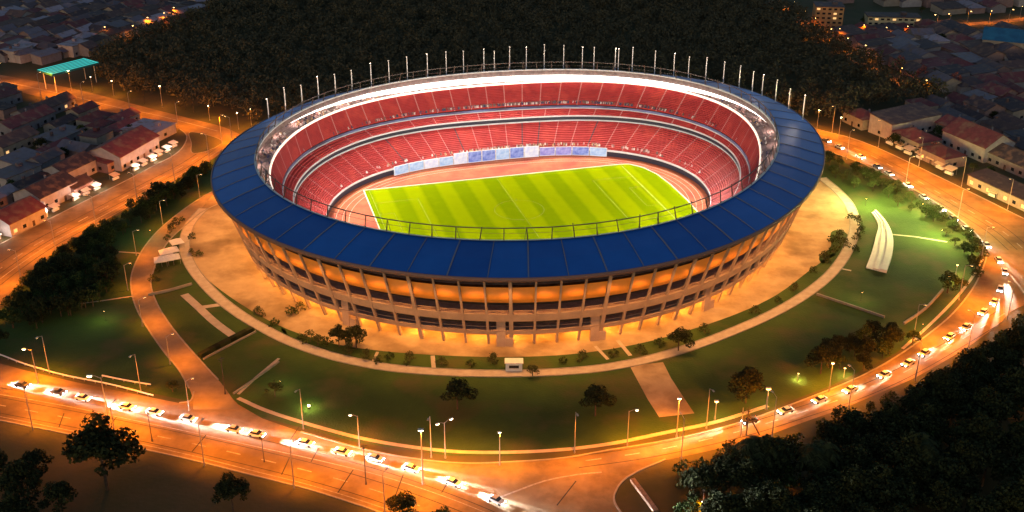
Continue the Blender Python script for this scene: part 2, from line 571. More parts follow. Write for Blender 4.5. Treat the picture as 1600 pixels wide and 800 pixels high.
# kerbs
mb = MB()
for line in (spline(gp(UP2 + RIN[3:]), 6), spline(gp([(280, 630), (298, 626), (303, 612)]), 6), acl[8:], acr[:-8], spline(gp(LOW[3:]), 5), spline(gp(RT), 5), lbl[4:], spline(gp(ROUT[:9]), 5)):
    wall_strip(mb, line, .45, .02, .19)
structure(mb.build('kerb', M['kerb']))
# lane markings
mb = MB()


def dashed(line, w, dash, gap, z):
    pts = resample(line, 1.0)
    per = dash + gap
    i = 0
    while i + dash < len(pts):
        ribbon(mb, pts[i:i + dash + 1], w, z)
        i += per


mid1 = spline(gp([(-60, 622), (100, 652), (200, 672), (300, 693), (400, 716), (500, 741), (600, 771), (700, 808), (800, 852)]), 8)
dashed(mid1, .35, 4, 6, .053)
ribbon(mb, spline(gp([(-60, 606), (100, 634), (200, 655), (300, 676), (400, 698), (500, 720), (600, 745), (700, 778), (800, 818)]), 8), .25, .053)
ribbon(mb, spline(gp([(-60, 640), (0, 651), (100, 671), (200, 690), (300, 712), (400, 737), (480, 757), (560, 781), (640, 808)]), 8), .25, .053)
ribbon(mb, spline(gp([(760, 785), (800, 770), (850, 752), (900, 742), (940, 738)]), 8), .5, .053)
rm = spline(gp([(1240, 205), (1290, 218), (1350, 238), (1420, 275), (1490, 315), (1560, 357), (1600, 390)]), 8)
dashed(rm, .4, 4, 6, .058)
rm2 = spline(gp([(1570, 490), (1520, 520), (1460, 556), (1400, 588), (1330, 618), (1250, 645), (1170, 670), (1090, 690), (1000, 708), (900, 722)]), 8)
dashed(rm2, .35, 4, 6, .058)
lm = spline(gp([(330, 232), (290, 258), (235, 287), (180, 316), (120, 348), (60, 380), (0, 420), (-60, 466)]), 8)
dashed(lm, .4, 5, 6, .068)
ribbon(mb, lm, .3, .068, off=4.5)
lu = spline(gp([(-60, 114), (0, 126), (60, 139), (120, 152), (180, 167), (240, 179), (300, 194), (340, 205)]), 8)
ribbon(mb, lu, .5, .066)
structure(mb.build('road_marking', M['paint']))

mb = MB()
for o_ in (3.1, -3.2, 7.2):
    ribbon(mb, mid1, .22, .0545, off=o_)
for o_ in (2.6, -2.4, -5.5):
    ribbon(mb, rm, .25, .0605, off=o_)
for o_ in (2.4, -2.2):
    ribbon(mb, rm2, .25, .0605, off=o_)
for o_ in (2.2, -2.6, 7.0):
    ribbon(mb, lm, .3, .0705, off=o_)
for a_, b_ in (((440, 742), (452, 716)), ((486, 722), (498, 700)), ((528, 770), (552, 734)), ((170, 668), (182, 652)), ((300, 706), (322, 680)), ((616, 780), (630, 742)), ((452, 690), (468, 666)), ((870, 790), (900, 752)), ((690, 770), (706, 744)), ((92, 668), (100, 646))):  # diagonal strips are dark shadows painted across the road
    ribbon(mb, gp([a_, b_]), .3, .0555)
structure(mb.build('tar_seam_and_shadow', mat('tar_and_shadow', (.03, .026, .022), .8)))

# ------------------------------------------------------------------ stadium plan curves
SC_C = Vector((4.5, 378.0, 0))
CUR = {'out': [104.59, 1.66, -2.28, 1.55, 6.35, -1.18, 1.01, -0.27, 0.46], 'in': [88.47, 0.05, -3.97, 2.72, 4.89, -0.72, 1.31, -0.62, 0.41],
       'top': [87.47, 0.28, -1.7, 0.24, 4.78, -2.13, 2.12, -1.68, 0.15], 'par': [81.76, -0.44, -1.17, 2.84, 4.25, -1.66, 2.44, -0.88, 0.06],
       'band': [78.11, 0.07, -1.02, 3.12, 5.12, -1.72, 2.6, -1.27, 0.71], 'low': [65.53, -0.1, -1.26, 4.23, 4.46, -1.49, 2.54, 0.12, 0.25]}


def R(n, t):
    c = CUR[n]
    r = c[0]
    for k in range(1, 5):
        r += c[2 * k - 1] * math.cos(k * t) + c[2 * k] * math.sin(k * t)
    return r


def Pt(n, t, off=0.0, z=0.0):
    r = R(n, t) + off
    return Vector((SC_C.x + r * math.cos(t), SC_C.y + r * math.sin(t), z))


SEG = 480
TH = [2 * PI * i / SEG for i in range(SEG + 1)]
stadium = empty('stadium', SC_C)
tag(stadium, 'huge oval football stadium with a blue ring roof, red stands and glowing orange facade', 'stadium')


def spart(mb, name, mats, smooth=False, parent=None):
    mb.v = [(p[0] - SC_C.x, p[1] - SC_C.y, p[2]) for p in mb.v]
    return mb.build(name, mats, parent or stadium, smooth)


def loft(mb, rings, mi=0, flip=False, th=TH, mfun=None):
    """rings: list of functions theta -> point, from inside to outside"""
    n0 = len(mb.v)
    N = len(th)
    for f in rings:
        mb.v.extend(tuple(f(t)) for t in th)
    for r in range(len(rings) - 1):
        a, b = n0 + r * N, n0 + (r + 1) * N
        for i in range(N - 1):
            q = (a + i, b + i, b + i + 1, a + i + 1)
            mb.f.append(q[::-1] if flip else q)
            mb.m.append(mfun(i, r) if mfun else mi)


def ring(n, off, z):
    return lambda t: Pt(n, t, off, z)


def mixring(n0, n1, k, z, o=0.0):
    return lambda t: Pt(n0, t, 0, z) * (1 - k) + Pt(n1, t, 0, z) * k + Vector((math.cos(t), math.sin(t), 0)) * o




def zd(t):
    k = min(1.0, max(0.0, (math.sin(t) - .55) / .4))
    return -2.0 * k * k * (3 - 2 * k)


def ringd(n, off, z):
    return lambda t: Pt(n, t, off, z + zd(t))


# roof: separate sheets between raised seams (each sheet is one island of the mesh)
NB = 60
mb = MB()
for s in range(NB):
    sub = [2 * PI * (s + k / 8) / NB for k in range(9)]
    loft(mb, [lambda t: Pt('in', t, 0, 30.3), lambda t: Pt('in', t, 0, 30.3) * .5 + Pt('out', t, 0, 26.4 + zd(t)) * .5 + Vector((0, 0, .25)), lambda t: Pt('out', t, 0, 26.4 + zd(t))], th=sub)
roof = spart(mb, 'roof', M['blue'])
for s in range(NB):
    mb = MB()
    t = 2 * PI * s / NB
    a, b = Pt('in', t, .2, 30.36), Pt('out', t, -.1, 26.46 + zd(t))
    m_ = a * .5 + b * .5 + Vector((0, 0, .25))
    w = Vector((-math.sin(t), math.cos(t), 0)) * (.2 if s % 2 else .11)
    up = Vector((0, 0, .16))
    for p, q in ((a, m_), (m_, b)):
        mb.face([p - w + up, p + w + up, q + w + up, q - w + up])
        mb.face([p - w, p - w + up, q - w + up, q - w])
        mb.face([p + w + up, p + w, q + w, q + w + up])
    spart(mb, 'roof_seam', M['blue_seam'])
# underside, outer gutter, inner fascia
mb = MB()
loft(mb, [ring('in', .1, 29.0), ringd('out', -.4, 25.2)], flip=True)
spart(mb, 'roof_soffit', M['darkwall'])
mb = MB()
loft(mb, [ringd('out', -.5, 25.1), ringd('out', .35, 25.3), ringd('out', .45, 26.45), ringd('out', .02, 26.6)])
spart(mb, 'gutter', M['rim_dark'], True)
mb = MB()
loft(mb, [ring('in', .05, 28.2), ring('in', -.2, 30.45), ring('in', .35, 30.55)])
spart(mb, 'inner_fascia', mat('brown_rim_panels', (.24, .17, .155), .7, (.13, .09, .085), .7))
mb = MB()
loft(mb, [ring('in', -.28, 30.2), ring('in', -.3, 30.62), ring('in', .45, 30.64)])
spart(mb, 'rim_trim', M['rim_white'])
# railing round the inner rim with slightly crooked posts
mb = MB()
rp = []
for s in range(84):
    t = 2 * PI * s / 84
    lean = random.uniform(-.5, .5)
    e = Vector((-math.sin(t), math.cos(t), 0))
    p, q = Pt('in', t, .1, 30.4), Pt('in', t, -.9, 33.9) + e * lean
    rp.append(q)
    mb.tube(p, q + Vector((0, 0, random.uniform(0, .8))), .19, .14, 5)
    if s % 3 == 0:
        mb.tube(p + e * random.uniform(-2, 2), q, .08, .08, 4)
for a, b in zip(rp, rp[1:] + rp[:1]):
    mb.tube(a, b, .18, .18, 4, cap=False)
    z = Vector((0, 0, -1.6))
    mb.tube(a * 1.0 + z, b + z, .05, .05, 4, cap=False)
spart(mb, 'rim_railing', M['rail'])


# stands: stepped rows between the surveyed curves, aisles as their own faces
def tier(name, n0, z0, n1, z1, rows, aisles, dark=()):
    mb = MB()
    rings = []
    for r in range(rows):
        k0, k1 = r / rows, (r + 1) / rows
        za, zb = z0 + (z1 - z0) * k0, z0 + (z1 - z0) * k1
        rings += [mixring(n0, n1, k0, za), mixring(n0, n1, k0 + .02 / rows, zb)]
    rings.append(mixring(n0, n1, 1.0, z1))
    th, kind = [], []
    sub = max(3, int(SEG / aisles))
    for a in range(aisles):
        t0, t1 = 2 * PI * a / aisles, 2 * PI * (a + 1) / aisles
        wa = (.62 if a in dark else .42) / 80
        th.append(t0)
        kind.append(2 if a in dark else 1)
        for q in range(sub):
            th.append(t0 + wa + (t1 - t0 - wa) * q / sub)
            kind.append(0)
    th.append(2 * PI)
    loft(mb, rings, th=th, mfun=lambda i, r: kind[i])
    spart(mb, name, [M['seat'], M['aisle'], M['darkaisle']])


tier('lower_tier', 'low', 2.6, 'band', 10.6, 16, 60, dark=(11, 14, 15, 19, 23))
tier('middle_tier', 'band', 12.9, 'par', 14.9, 4, 48)
tier('upper_tier', 'par', 16.4, 'top', 24.0, 14, 64)
mb = MB()
loft(mb, [ring('band', .02, 10.6), ring('band', .3, 12.9)])
spart(mb, 'gallery_wall', M['bandwall'])
mb = MB()
for n, o, z, h, w in (('band', -.3, 10.62, .5, .3), ('band', -.25, 12.5, .55, .3), ('par', -.35, 14.85, .35, .3), ('low', -.2, 2.2, .75, .45)):
    loft(mb, [ring(n, o, z), ring(n, o, z + h), ring(n, o + w, z + h), ring(n, o + w, z)])
spart(mb, 'white_balustrade', M['rim_white'])
mb = MB()
loft(mb, [ring('par', .05, 14.9), ring('par', -.05, 16.0), ring('par', .25, 16.0)], mfun=lambda i, r: 0)
spart(mb, 'tier_parapet', mat('blue_grey_parapet', (.2, .22, .42), .6, (.08, .06, .1), .06, 3))
mb = MB()
loft(mb, [ring('low', 0, 0), ring('low', 0, 2.6)])
spart(mb, 'pitch_wall', M['bandwall'])
# top concourse above the seats with its cream light line, back wall, bright floodlight band on the far side
mb = MB()
cr = [ring('top', -.05, 24.0), ring('top', .1, 24.7), ring('top', .5, 24.7)]
loft(mb, cr)
spart(mb, 'light_line', M['led2'])
mb = MB()
rings = []
for r in range(8):
    k0, k1 = r / 8, (r + 1) / 8
    f = lambda t, k=k0, z=24.3 + r * .2: Pt('top', t, .5, z) * (1 - k) + Pt('out', t, -7.0, z) * k
    f2 = lambda t, k=k0 + .01, z=24.3 + (r + 1) * .2: Pt('top', t, .5, z) * (1 - k) + Pt('out', t, -7.0, z) * k
    rings += [f, f2]
loft(mb, rings)
spart(mb, 'top_terrace', M['terrace'])
mb = MB()
loft(mb, [ring('out', -9.2, 24.5), ringd('out', -9.2, 27.4)])
spart(mb, 'back_wall', M['rim_white'])
mb = MB()
sub = [math.radians(12 + k * (156 / 200)) for k in range(201)]


def fb(o, zf):
    def f(t):
        k = min(1.0, max(0.0, 1 - abs((t - PI / 2) / math.radians(78))) * 1.9) ** 1.3
        return Pt('in', t, o * (.1 + .9 * k) - .1, 28.1 - (28.1 - zf) * (.01 + .99 * k))
    return f


loft(mb, [fb(-.2, 25.9), fb(-.75, 26.3), fb(-.75, 27.7), fb(-.2, 28.1)], th=sub)
spart(mb, 'floodlight_band', M['led'])

# ------------------------------------------------------------------ facade
BASE_O, TOP_O, TOP_Z = -10.0, -1.6, 25.2


def fo(z, d=0.0):
    return BASE_O + (TOP_O - BASE_O) * z / TOP_Z + d


NC = 92
for i in range(NC):
    t = 2 * PI * (i + .3) / NC
    mb = MB()
    wide = 1.15 if i % 4 == 0 else .68
    e = Vector((-math.sin(t), math.cos(t), 0)) * wide / 2
    n_ = Vector((math.cos(t), math.sin(t), 0))
    lv = [(0, .95), (9, .9), (16, .8), (25.2, .6)]
    secs = []
    for z, dd in lv:
        c = Pt('out', t, fo(z, .25), z)
        c2 = c - n_ * dd
        k = 1.0 if z < 16 else .8
        secs.append([c - e * k, c + e * k, c2 + e * k, c2 - e * k])
    for a, b in zip(secs, secs[1:]):
        for j in range(4):
            mb.face([a[j], a[(j + 1) % 4], b[(j + 1) % 4], b[j]])
    spart(mb, 'column', M['concrete'])
for nm, z0, z1, d in (('ring_beam', 9.2, 12.0, .12), ('ring_beam', 3.9, 5.5, .05)):
    mb = MB()
    loft(mb, [ring('out', fo(z0, d - 1.0), z0), ring('out', fo(z0, d), z0), ring('out', fo(z1, d), z1), ring('out', fo(z1, d - 1.0), z1)])
    spart(mb, nm, M['concrete'])
# handrails of the open galleries
mb = MB()
for z in (13.0, 6.7):
    loft(mb, [ring('out', fo(z, -.5), z), ring('out', fo(z, -.42), z), ring('out', fo(z, -.42), z + .12), ring('out', fo(z, -.5), z + .12)])
spart(mb, 'gallery_handrail', M['concrete'])
# bulging orange membrane in bays
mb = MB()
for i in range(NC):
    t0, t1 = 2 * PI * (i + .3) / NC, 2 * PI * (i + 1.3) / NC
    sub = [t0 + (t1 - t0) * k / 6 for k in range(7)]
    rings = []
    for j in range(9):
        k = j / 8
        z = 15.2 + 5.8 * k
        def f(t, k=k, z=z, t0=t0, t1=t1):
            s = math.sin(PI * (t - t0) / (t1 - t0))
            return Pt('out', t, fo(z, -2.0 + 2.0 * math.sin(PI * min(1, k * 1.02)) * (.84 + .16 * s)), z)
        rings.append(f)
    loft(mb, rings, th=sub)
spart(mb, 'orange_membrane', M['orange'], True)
# decks and inner wall behind the galleries
mb = MB()
for z in (5.3, 11.6, 23.2):
    di = -17.5 if z < 6 else -12.5
    loft(mb, [ring('out', di, z), ring('out', fo(z, -1.0), z)])
    loft(mb, [ring('out', di, z - .5), ring('out', fo(z, -1.0), z - .5)], flip=True)
spart(mb, 'gallery_deck', M['terrace'])
mb = MB()
loft(mb, [ring('out', -17.4, 4.6), ring('out', -17.4, 5.6)])
loft(mb, [ring('out', -12.4, 5.4), ring('out', -12.4, 24.2)])
spart(mb, 'concourse_wall', M['darkwall'])
mb = MB()
loft(mb, [ring('out', -17.4, 0), ring('out', -17.4, 4.6)])
spart(mb, 'entrance_wall', mat('ochre_entrance_wall', (.5, .34, .16), .8, (.38, .25, .12), .15))
# stair towers breaking the line of the facade on the front
for t in (PI * 1.32, PI * 1.475, PI * 1.565, PI * 1.7):
    mb = MB()
    c = Pt('out', t, fo(4, -.2), 4.4)
    mb.box((c.x, c.y, 4.4), (1.1, 2.6, 8.8), t)
    c = Pt('out', t + .02, fo(2, -.2), 1.4)
    mb.box((c.x, c.y, 1.4), (2.2, 3.0, 2.8), t)
    spart(mb, 'stair_tower', M['concrete'])
# people and clutter seen as specks on the terraces: nobody could count them
mb = MB()
crowdm = [mat('clothes_' + n, c, .9) for n, c in (('pink', (.55, .3, .28)), ('brown', (.2, .12, .1)), ('pale', (.7, .6, .55)), ('navy', (.06, .06, .12)), ('ochre', (.5, .32, .16)))]


def sitter(p, t, mi):
    a = t + random.uniform(-.3, .3)
    mb.box((p.x, p.y, p.z + .42), (.42, .55, .84), a, mi, .8)
    mb.box((p.x + .3 * -math.cos(a), p.y - .3 * math.sin(a), p.z + .25), (.45, .42, .3), a, mi)
    mb.ball((p.x, p.y, p.z + 1.0), .17, 6, 4, 1)


for _ in range(2600):
    t = random.random() * 2 * PI
    k = random.randrange(8)
    p = Pt('top', t, .9, 0) * (1 - k / 8) + Pt('out', t, -7.0, 0) * (k / 8)
    p.z = 24.3 + k * .2 + .2
    if random.random() < .5 + .4 * math.sin(9 * t) * math.sin(23 * t):
        sitter(p, t, random.choice((0, 0, 1, 2, 2, 3, 4)))
for _ in range(420):
    t = random.gauss(PI / 2, .6)
    p = Pt('par', t, random.uniform(.3, 1.2), 0)
    p.z = 16.9
    sitter(p, t, random.choice((1, 1, 2, 3, 3, 0)))
for _ in range(160):
    t = random.gauss(PI / 2, .5)
    p = Pt('low', t, random.uniform(.3, 2.0), 0)
    p.z = 3.0 + 1.0
    sitter(p, t, random.choice((0, 1, 2, 4)))
o = mb.build('crowd', crowdm)
tag(o, 'scattered spectators speckling the top terrace and tier fronts of the stadium', 'crowd', kind='stuff')

# ------------------------------------------------------------------ pitch and track
PCX, PCY, PANG = 2.69, 380.07, math.radians(15.49)
dU = Vector((math.cos(PANG), math.sin(PANG), 0))
dN = Vector((math.sin(PANG), -math.cos(PANG), 0))     # towards the camera


def pw(a, b, z=0.0):
    return Vector((PCX, PCY, 0)) + dU * a + dN * b + Vector((0, 0, z))


mb = MB()
loft(mb, [lambda t: Vector((SC_C.x, SC_C.y, .10)), ring('low', .3, .10)])
structure(mb.build('running_track', M['track']))
turf = [(-52.5, -34), (52, -34), (56, -33), (60, -28), (62.5, -20), (63.5, -8), (63.5, 8), (62.5, 20), (60, 29), (56, 33.5), (52, 34), (-52.5, 34)]
mb = MB()
mb.face([(a, -b, 0) for a, b in turf][::-1])
po = mb.build('pitch', M['pitch'])
po.location = (PCX, PCY, .125)
po.rotation_euler = (0, 0, PANG)
structure(po)
mb = MB()
L = [pw(a, b) for a, b in turf] + [pw(*turf[0])]
wall_strip(mb, L, .5, .08, .2)
structure(mb.build('pitch_kerb', mat('cream_kerb', (.75, .62, .4), .8)))
mb = MB()


def pl(a0, b0, a1, b1, w=.2):
    ribbon(mb, [pw(a0, b0), pw(a1, b1)], w, .140)


for a in (-50.5, 52.3):
    pl(a, -33, a, 33, .45 if a > 0 else .2)
pl(0, -33, 0, 33, .12)
pl(-50.5, -33, 52.3, -33, .15)
for s in (-1, 1):
    e = 52.3 if s > 0 else -50.5
    for w_, d_ in ((20.15, 16.5), (9.15, 5.5)):
        pl(e, -w_, e - s * d_, -w_, .12); pl(e, w_, e - s * d_, w_, .12); pl(e - s * d_, -w_, e - s * d_, w_, .12)
ribbon(mb, [pw(9.15 * math.cos(k * PI / 24), 9.15 * math.sin(k * PI / 24)) for k in range(49)], .12, .140)
structure(mb.build('pitch_marking', mat('worn_white_line', (.34, .39, .06), .95, (.25, .31, .01), .4)))
mb = MB()
for k in (2.0, 4.4, 6.8):
    ns = [Pt('low', t, -k - 1.0) for t in TH]
    ribbon(mb, ns, .14, .118)
structure(mb.build('track_marking', mat('track_line', (.8, .55, .4), .8)))
# boards along the far side of the track
adm = {n: mat('board_' + n, c, .5, c2, .5, 3) for n, c, c2 in (('light blue', (.28, .46, .75), (.5, .66, .85)), ('deep blue', (.1, .16, .55), (.3, .4, .75)), ('white', (.75, .78, .85), (.5, .58, .8)), ('violet blue', (.2, .2, .62), (.42, .42, .75)))}
bt0, bt1 = None, None


def theta_of(u, v):
    p = g(u, v, 1.5)
    return math.atan2(p.y - SC_C.y, p.x - SC_C.x)


tb0, tb1 = theta_of(618, 270), theta_of(946, 242)
nbd = 14
cols = ['light blue', 'light blue', 'white', 'light blue', 'white', 'deep blue', 'deep blue', 'light blue', 'deep blue', 'white', 'violet blue', 'violet blue', 'deep blue', 'light blue']
for i in range(nbd):
    ta = tb0 + (tb1 - tb0) * i / nbd
    tb = tb0 + (tb1 - tb0) * (i + .97) / nbd
    offs = -1.2 if i < 10 else -.5
    a, b = Pt('low', ta, offs), Pt('low', tb, offs)
    c = (a + b) / 2
    L = (b - a).length
    ang = math.atan2(b.y - a.y, b.x - a.x)
    h = 3.4 if i < 4 or i > 9 else 4.4
    e = empty('advertising_board', (c.x, c.y, .1), ang)
    tag(e, f'{cols[i]} hoarding beyond the far touchline, {nth(i)} from the left end', 'hoarding', 'hoardings along the far track')
    m_ = MB(); m_.box((0, 0, .2 + h / 2), (L - .3, .12, h)); m_.build('panel', adm[cols[i]], e)
    m_ = MB()
    m_.box((0, 0, .1), (L, .3, .2)); m_.box((0, 0, h + .28), (L, .3, .16))
    for x in (-L / 2 + .08, L / 2 - .08):
        m_.box((x, 0, h / 2 + .2), (.15, .29, h - .01))
    m_.build('frame', M['whitebox'], e)

# ------------------------------------------------------------------ stadium light masts
def mast_proto(h):
    e = empty('light_mast')
    m_ = MB(); m_.tube((0, 0, 0), (0, 0, h), .2, .11, 8); m_.box((0, 0, .1), (.7, .7, .2)); m_.build('pole', M['mast'], e)
    m_ = MB()
    m_.box((0, -.2, h * .6), (.2, .12, h * .72)); m_.build('light_strip', M['mastglow'], e)
    m_ = MB()
    m_.box((0, 0, h + .1), (.42, .36, .3)); m_.build('lamp_head', M['mastglow'], e)
    return e


masts = [(420, 184, 155), (446, 172, 137), (472, 165, 133), (498, 157, 120), (524, 151, 116), (550, 146, 110), (580, 140, 99), (609, 134, 95), (637, 130, 89), (668, 126, 85), (698, 122, 81), (724, 120, 80), (756, 118, 77), (773, 117, 80), (796, 115, 73), (822, 114, 74),
         (850, 113, 70), (880, 113, 71), (910, 114, 74), (928, 114, 74), (960, 115, 76), (965, 116, 77), (988, 117, 74), (1023, 120, 80), (1053, 123, 84), (1075, 126, 89), (1103, 131, 90), (1130, 135, 97), (1155, 140, 103), (1175, 145, 112), (1190, 150, 117), (1211, 160, 125), (1232, 172, 139), (1254, 182, 149)]
MP = mast_proto(10.0)
TT = [2 * PI * i / 1440 for i in range(1440)]
mast_xy = []
for i, (u, vb, vt) in enumerate(masts):
    best = None
    for t in TT:
        if 0 < t < PI:
            p = Pt('out', t, -1.2, 26.7 + zd(t))
            q = pix(p)
            d = abs(q[0] - u)
            if best is None or d < best[0]:
                best = (d, p, q, t)
    p = best[1]
    n = i + 1
    # height so that the top reaches the surveyed row
    lo, hi = 5.0, 20.0
    for _ in range(30):
        md = (lo + hi) / 2
        if pix((p.x, p.y, p.z + md))[1] > vt:
            lo = md
        else:
            hi = md
    h = max(7.5, min(17, lo))
    mast_xy.append((p, h))
    o = place(MP, (p.x, p.y, p.z - .1), best[3] - PI / 2, f'slim lit mast on the far roof edge, {nth(i)} from the left end', 'light mast', 'light masts along the far roof edge', 1.0, h / 10.0)
for i in range(0, len(masts), 3):
    p, h = mast_xy[i]
    lamp_light('mast_light', 'POINT', (p.x - SC_C.x, p.y - SC_C.y, p.z + h + 1.2), 1500, (1, .8, .6), stadium, size=.5)

# floodlights under the inner rim
NF = 44
for i in range(NF):
    t = 2 * PI * (i + .5) / NF
    p = Pt('in', t, -1.6, 28.2)
    if R('top', t) - 1.6 < R('in', t) - 1.6:
        p = Pt('top', t, -1.6, 28.2)
    aim = Vector((SC_C.x, SC_C.y, 4)) + Vector((math.cos(t), math.sin(t), 0)) * (R('in', t) * .12)
    lamp_light('rim_floodlight', 'SPOT', tuple(p - SC_C), 30000, (1, .93, .84), stadium, aim=tuple(aim - SC_C), cone=118, blend=.6, size=1.0)
for i in range(40):  # added point lights that brighten the terrace under the roof
    t = 2 * PI * (i + .2) / 40
    p = Pt('top', t, .3, 0) * .6 + Pt('out', t, -7, 0) * .4
    p.z = 27.0
    lamp_light('terrace_fill', 'POINT', tuple(p - SC_C), 750, (1, .74, .62), stadium, size=.4)
# lights in the ground-floor concourse and below the roof edge
for i in range(36):
    t = PI + PI * (i - 2) / 31
    p = Pt('out', t, -13.5, 3.4)
    lamp_light('concourse_light', 'POINT', tuple(p - SC_C), 2800, (1, .36, .04), stadium, size=.4)
for i in range(40):
    t = PI * .93 + PI * 1.14 * i / 39
    p = Pt('out', t, .9, 24.6)
    q = Pt('out', t, 1.0, 0)
    lamp_light('eaves_light', 'SPOT', tuple(p - SC_C), 13500, (1, .4, .09), stadium, aim=tuple(q - SC_C), cone=108, blend=.9, size=.5)


# ------------------------------------------------------------------ street lamps
def lamp_proto(h, kind, lit, glow='lampglow_w', lamp=None, reach=0.0):
    e = empty('street_lamp')
    pole = M['metal'] if lit else M['darkmetal']
    m_ = MB()
    m_.tube((0, 0, 0), (0, 0, .6), .2, .18, 8)
    m_.tube((0, 0, .6), (0, 0, h), .13, .08, 8)
    m_.build('pole', pole, e)
    heads = [1] if kind == 'arm' else ([1, -1] if kind == 'double' else [0])
    if kind == 'bare':
        heads = []
        m_ = MB(); m_.box((0, 0, h - .4), (1.6, .1, .1)); m_.box((0, 0, h - 1.0), (1.1, .1, .1)); m_.build('crossarm', pole, e)
    for s in heads:
        x = 1.6 * s
        if s:
            m_ = MB(); m_.tube((0, 0, h - .2), (x * .6, 0, h + .3), .06, .05, 6); m_.tube((x * .6, 0, h + .3), (x, 0, h + .35), .05, .05, 6); m_.build('arm', pole, e)
        m_ = MB()
        m_.box((x + .25 * s, 0, h + .42), (.9, .4, .16)); hd = m_.build('lamp_head', pole, e)
        if lit and reach:
            m_ = MB(); m_.box((x + .25 * s, 0, h + .315), (.7, .3, .05)); m_.build('lens', M[glow], hd)
        elif lit:
            m_ = MB(); m_.box((x + .25 * s, 0, h + .26), (.75, .34, .14)); m_.ball((x + .25 * s, 0, h + .2), .26, 8, 5, sz=.6); m_.build('lens', M[glow], hd)
    if lit and lamp:
        o = lamp_light('lamp_bulb', 'SPOT', (1.6 * heads[0] + .25, 0, h + .02), lamp[0], lamp[1], e, aim=(1.6 * heads[0] + .25 + reach, 0, 0), cone=150, blend=1, size=.35)
    return e


LPW = 30000
ORA = (1, .245, .001)
LP = {('arm', 1): lamp_proto(10, 'arm', 1, 'lampglow_w', (LPW, ORA)), ('double', 1): lamp_proto(10, 'double', 1, 'lampglow_w', (LPW, ORA)),
      ('post', 1): lamp_proto(10, 'post', 1, 'lampglow_w', (26000, (1, .3, .02))), ('arm', 0): lamp_proto(10, 'arm', 0), ('bare', 0): lamp_proto(10, 'bare', 0),
      ('post', 2): lamp_proto(10, 'post', 1, 'lampglow_w', (7000, (1, .3, .02))), ('small', 1): lamp_proto(4, 'post', 1, 'lampglow_o', (2600, (1, .68, .2)))}
DARKLAMP = None
# base pixel, top row, kind, lit, heading, label
lamps = [((60, 599), 545, 'arm', 1, PI, 'lit lamp post with arm to the left beside the white guard rail'),
         ((172, 668), 578, 'arm', 1, PI, 'tall thin post with low side lamp near the lone big tree'),
         ((352, 616), 556, 'bare', 0, .4, 'bare dark pole at the lower bend of the access road'),
         ((413, 722), 672, 'bare', 0, .2, 'short dark pole on the main road below the access road junction'),
         ((238, 690), 640, 'bare', 0, .2, 'thin dark pole on the lower kerb right of the lone big tree'),
         ((572, 757), 692, 'bare', 0, .5, 'dark bare pole on the main road below the lamp at the verge'),
         ((562, 700), 648, 'arm', 1, PI, 'lit lamp post on the upper verge with head turned to the lawn spotlight'),
         ((661, 757), 664, 'post', 1, 0, 'tallest lit lamp post, standing at the middle of the wide main road'),
         ((696, 716), 658, 'double', 1, .6, 'double-headed lamp post on the verge beside the tallest lamp post'),
         ((781, 727), 675, 'post', 1, 0, 'lit lamp post at the road junction in the middle of the picture'),
         ((980, 697), 640, 'arm', 1, 0, 'lit lamp post with arm to the right below the dark lawn tree'),
         ((1057, 683), 622, 'post', 1, 0, 'brightest lit lamp post at the foot of the wide pale path'),
         ((1117, 655), 627, 'small', 1, 0, 'small lamp on the verge right of the wide path'),
         ((1197, 640), 607, 'small', 1, 0, 'small lit lamp on the verge right of the two tall bare stems'),
         ((1295, 612), 567, 'post', 1, 0, 'lit lamp post below the dark clump of lawn trees'),
         ((1318, 590), 575, 'small', 1, 0, 'tiny lit lamp beside the post below the lawn trees'),
         ((1310, 216), 183, 'post', 1, 0, 'yellow lit lamp at the far end of the right road by the houses'),
         ((1276, 204), 172, 'post', 1, 0, 'white lit lamp just off the far right edge of the blue roof'),
         ((1103, 824), 783, 'arm', 1, PI, 'lit lamp among the dark trees at the bottom edge'),
         ((1393, 522), 515, 'small', 1, 0, 'small lit lamp at the corner of the low garden walls'),
         ((1246, 595), 588, 'small', 1, 0, 'tiny lit lamp in the dark lawn left of the tree clump'),
         ((1493, 430), 414, 'small', 1, 0, 'small lit lamp on the lawn beside the right tree belt'),
         ((1482, 442), 434, 'small', 1, 0, 'tiny lamp in front of the round dark lawn tree on the right'),
         ((145, 142), 120, 'post', 1, 0, 'dark lamp post right of the teal lit canopy'),
         ((178, 150), 126, 'post', 1, 0, 'bright lamp post third along the upper road from the canopy'),
         ((226, 162), 138, 'arm', 0, 0, 'unlit lamp post at the middle of the upper road'),
         ((254, 168), 134, 'post', 1, 0, 'tall lit lamp post on the upper road in front of the forest'),
         ((290, 172), 148, 'arm', 0, 0, 'left one of two close unlit posts on the upper road'),
         ((303, 176), 146, 'arm', 0, 0, 'right one of two close unlit posts on the upper road'),
         ((328, 188), 165, 'post', 1, 0, 'lit lamp post where the upper road meets the junction'),
         ((373, 202), 176, 'post', 1, 0, 'lit lamp post left of the blue roof, nearer the road'),
         ((393, 196), 170, 'post', 1, 0, 'lit lamp post touching the left end of the blue roof'),
         ((112, 142), 110, 'post', 1, 0, 'lamp post under the teal lit canopy')]
for (b, vt, kd, lit, rz, lab) in lamps:
    p = g(*b)
    lo, hi = 1.0, 22.0
    for _ in range(30):
        md = (lo + hi) / 2
        if pix((p.x, p.y, md))[1] > vt:
            lo = md
        else:
            hi = md
    proto = LP[(kd, 2 if (kd == 'post' and b[1] < 220) else lit)]
    base = 4.3 if kd == 'small' else 10.4
    s = lo / base
    if kd == 'small':
        s = max(.5, s)
    place(proto, (p.x, p.y, 0.02), rz, lab, 'street lamp', None, max(.55, min(1.5, s)))
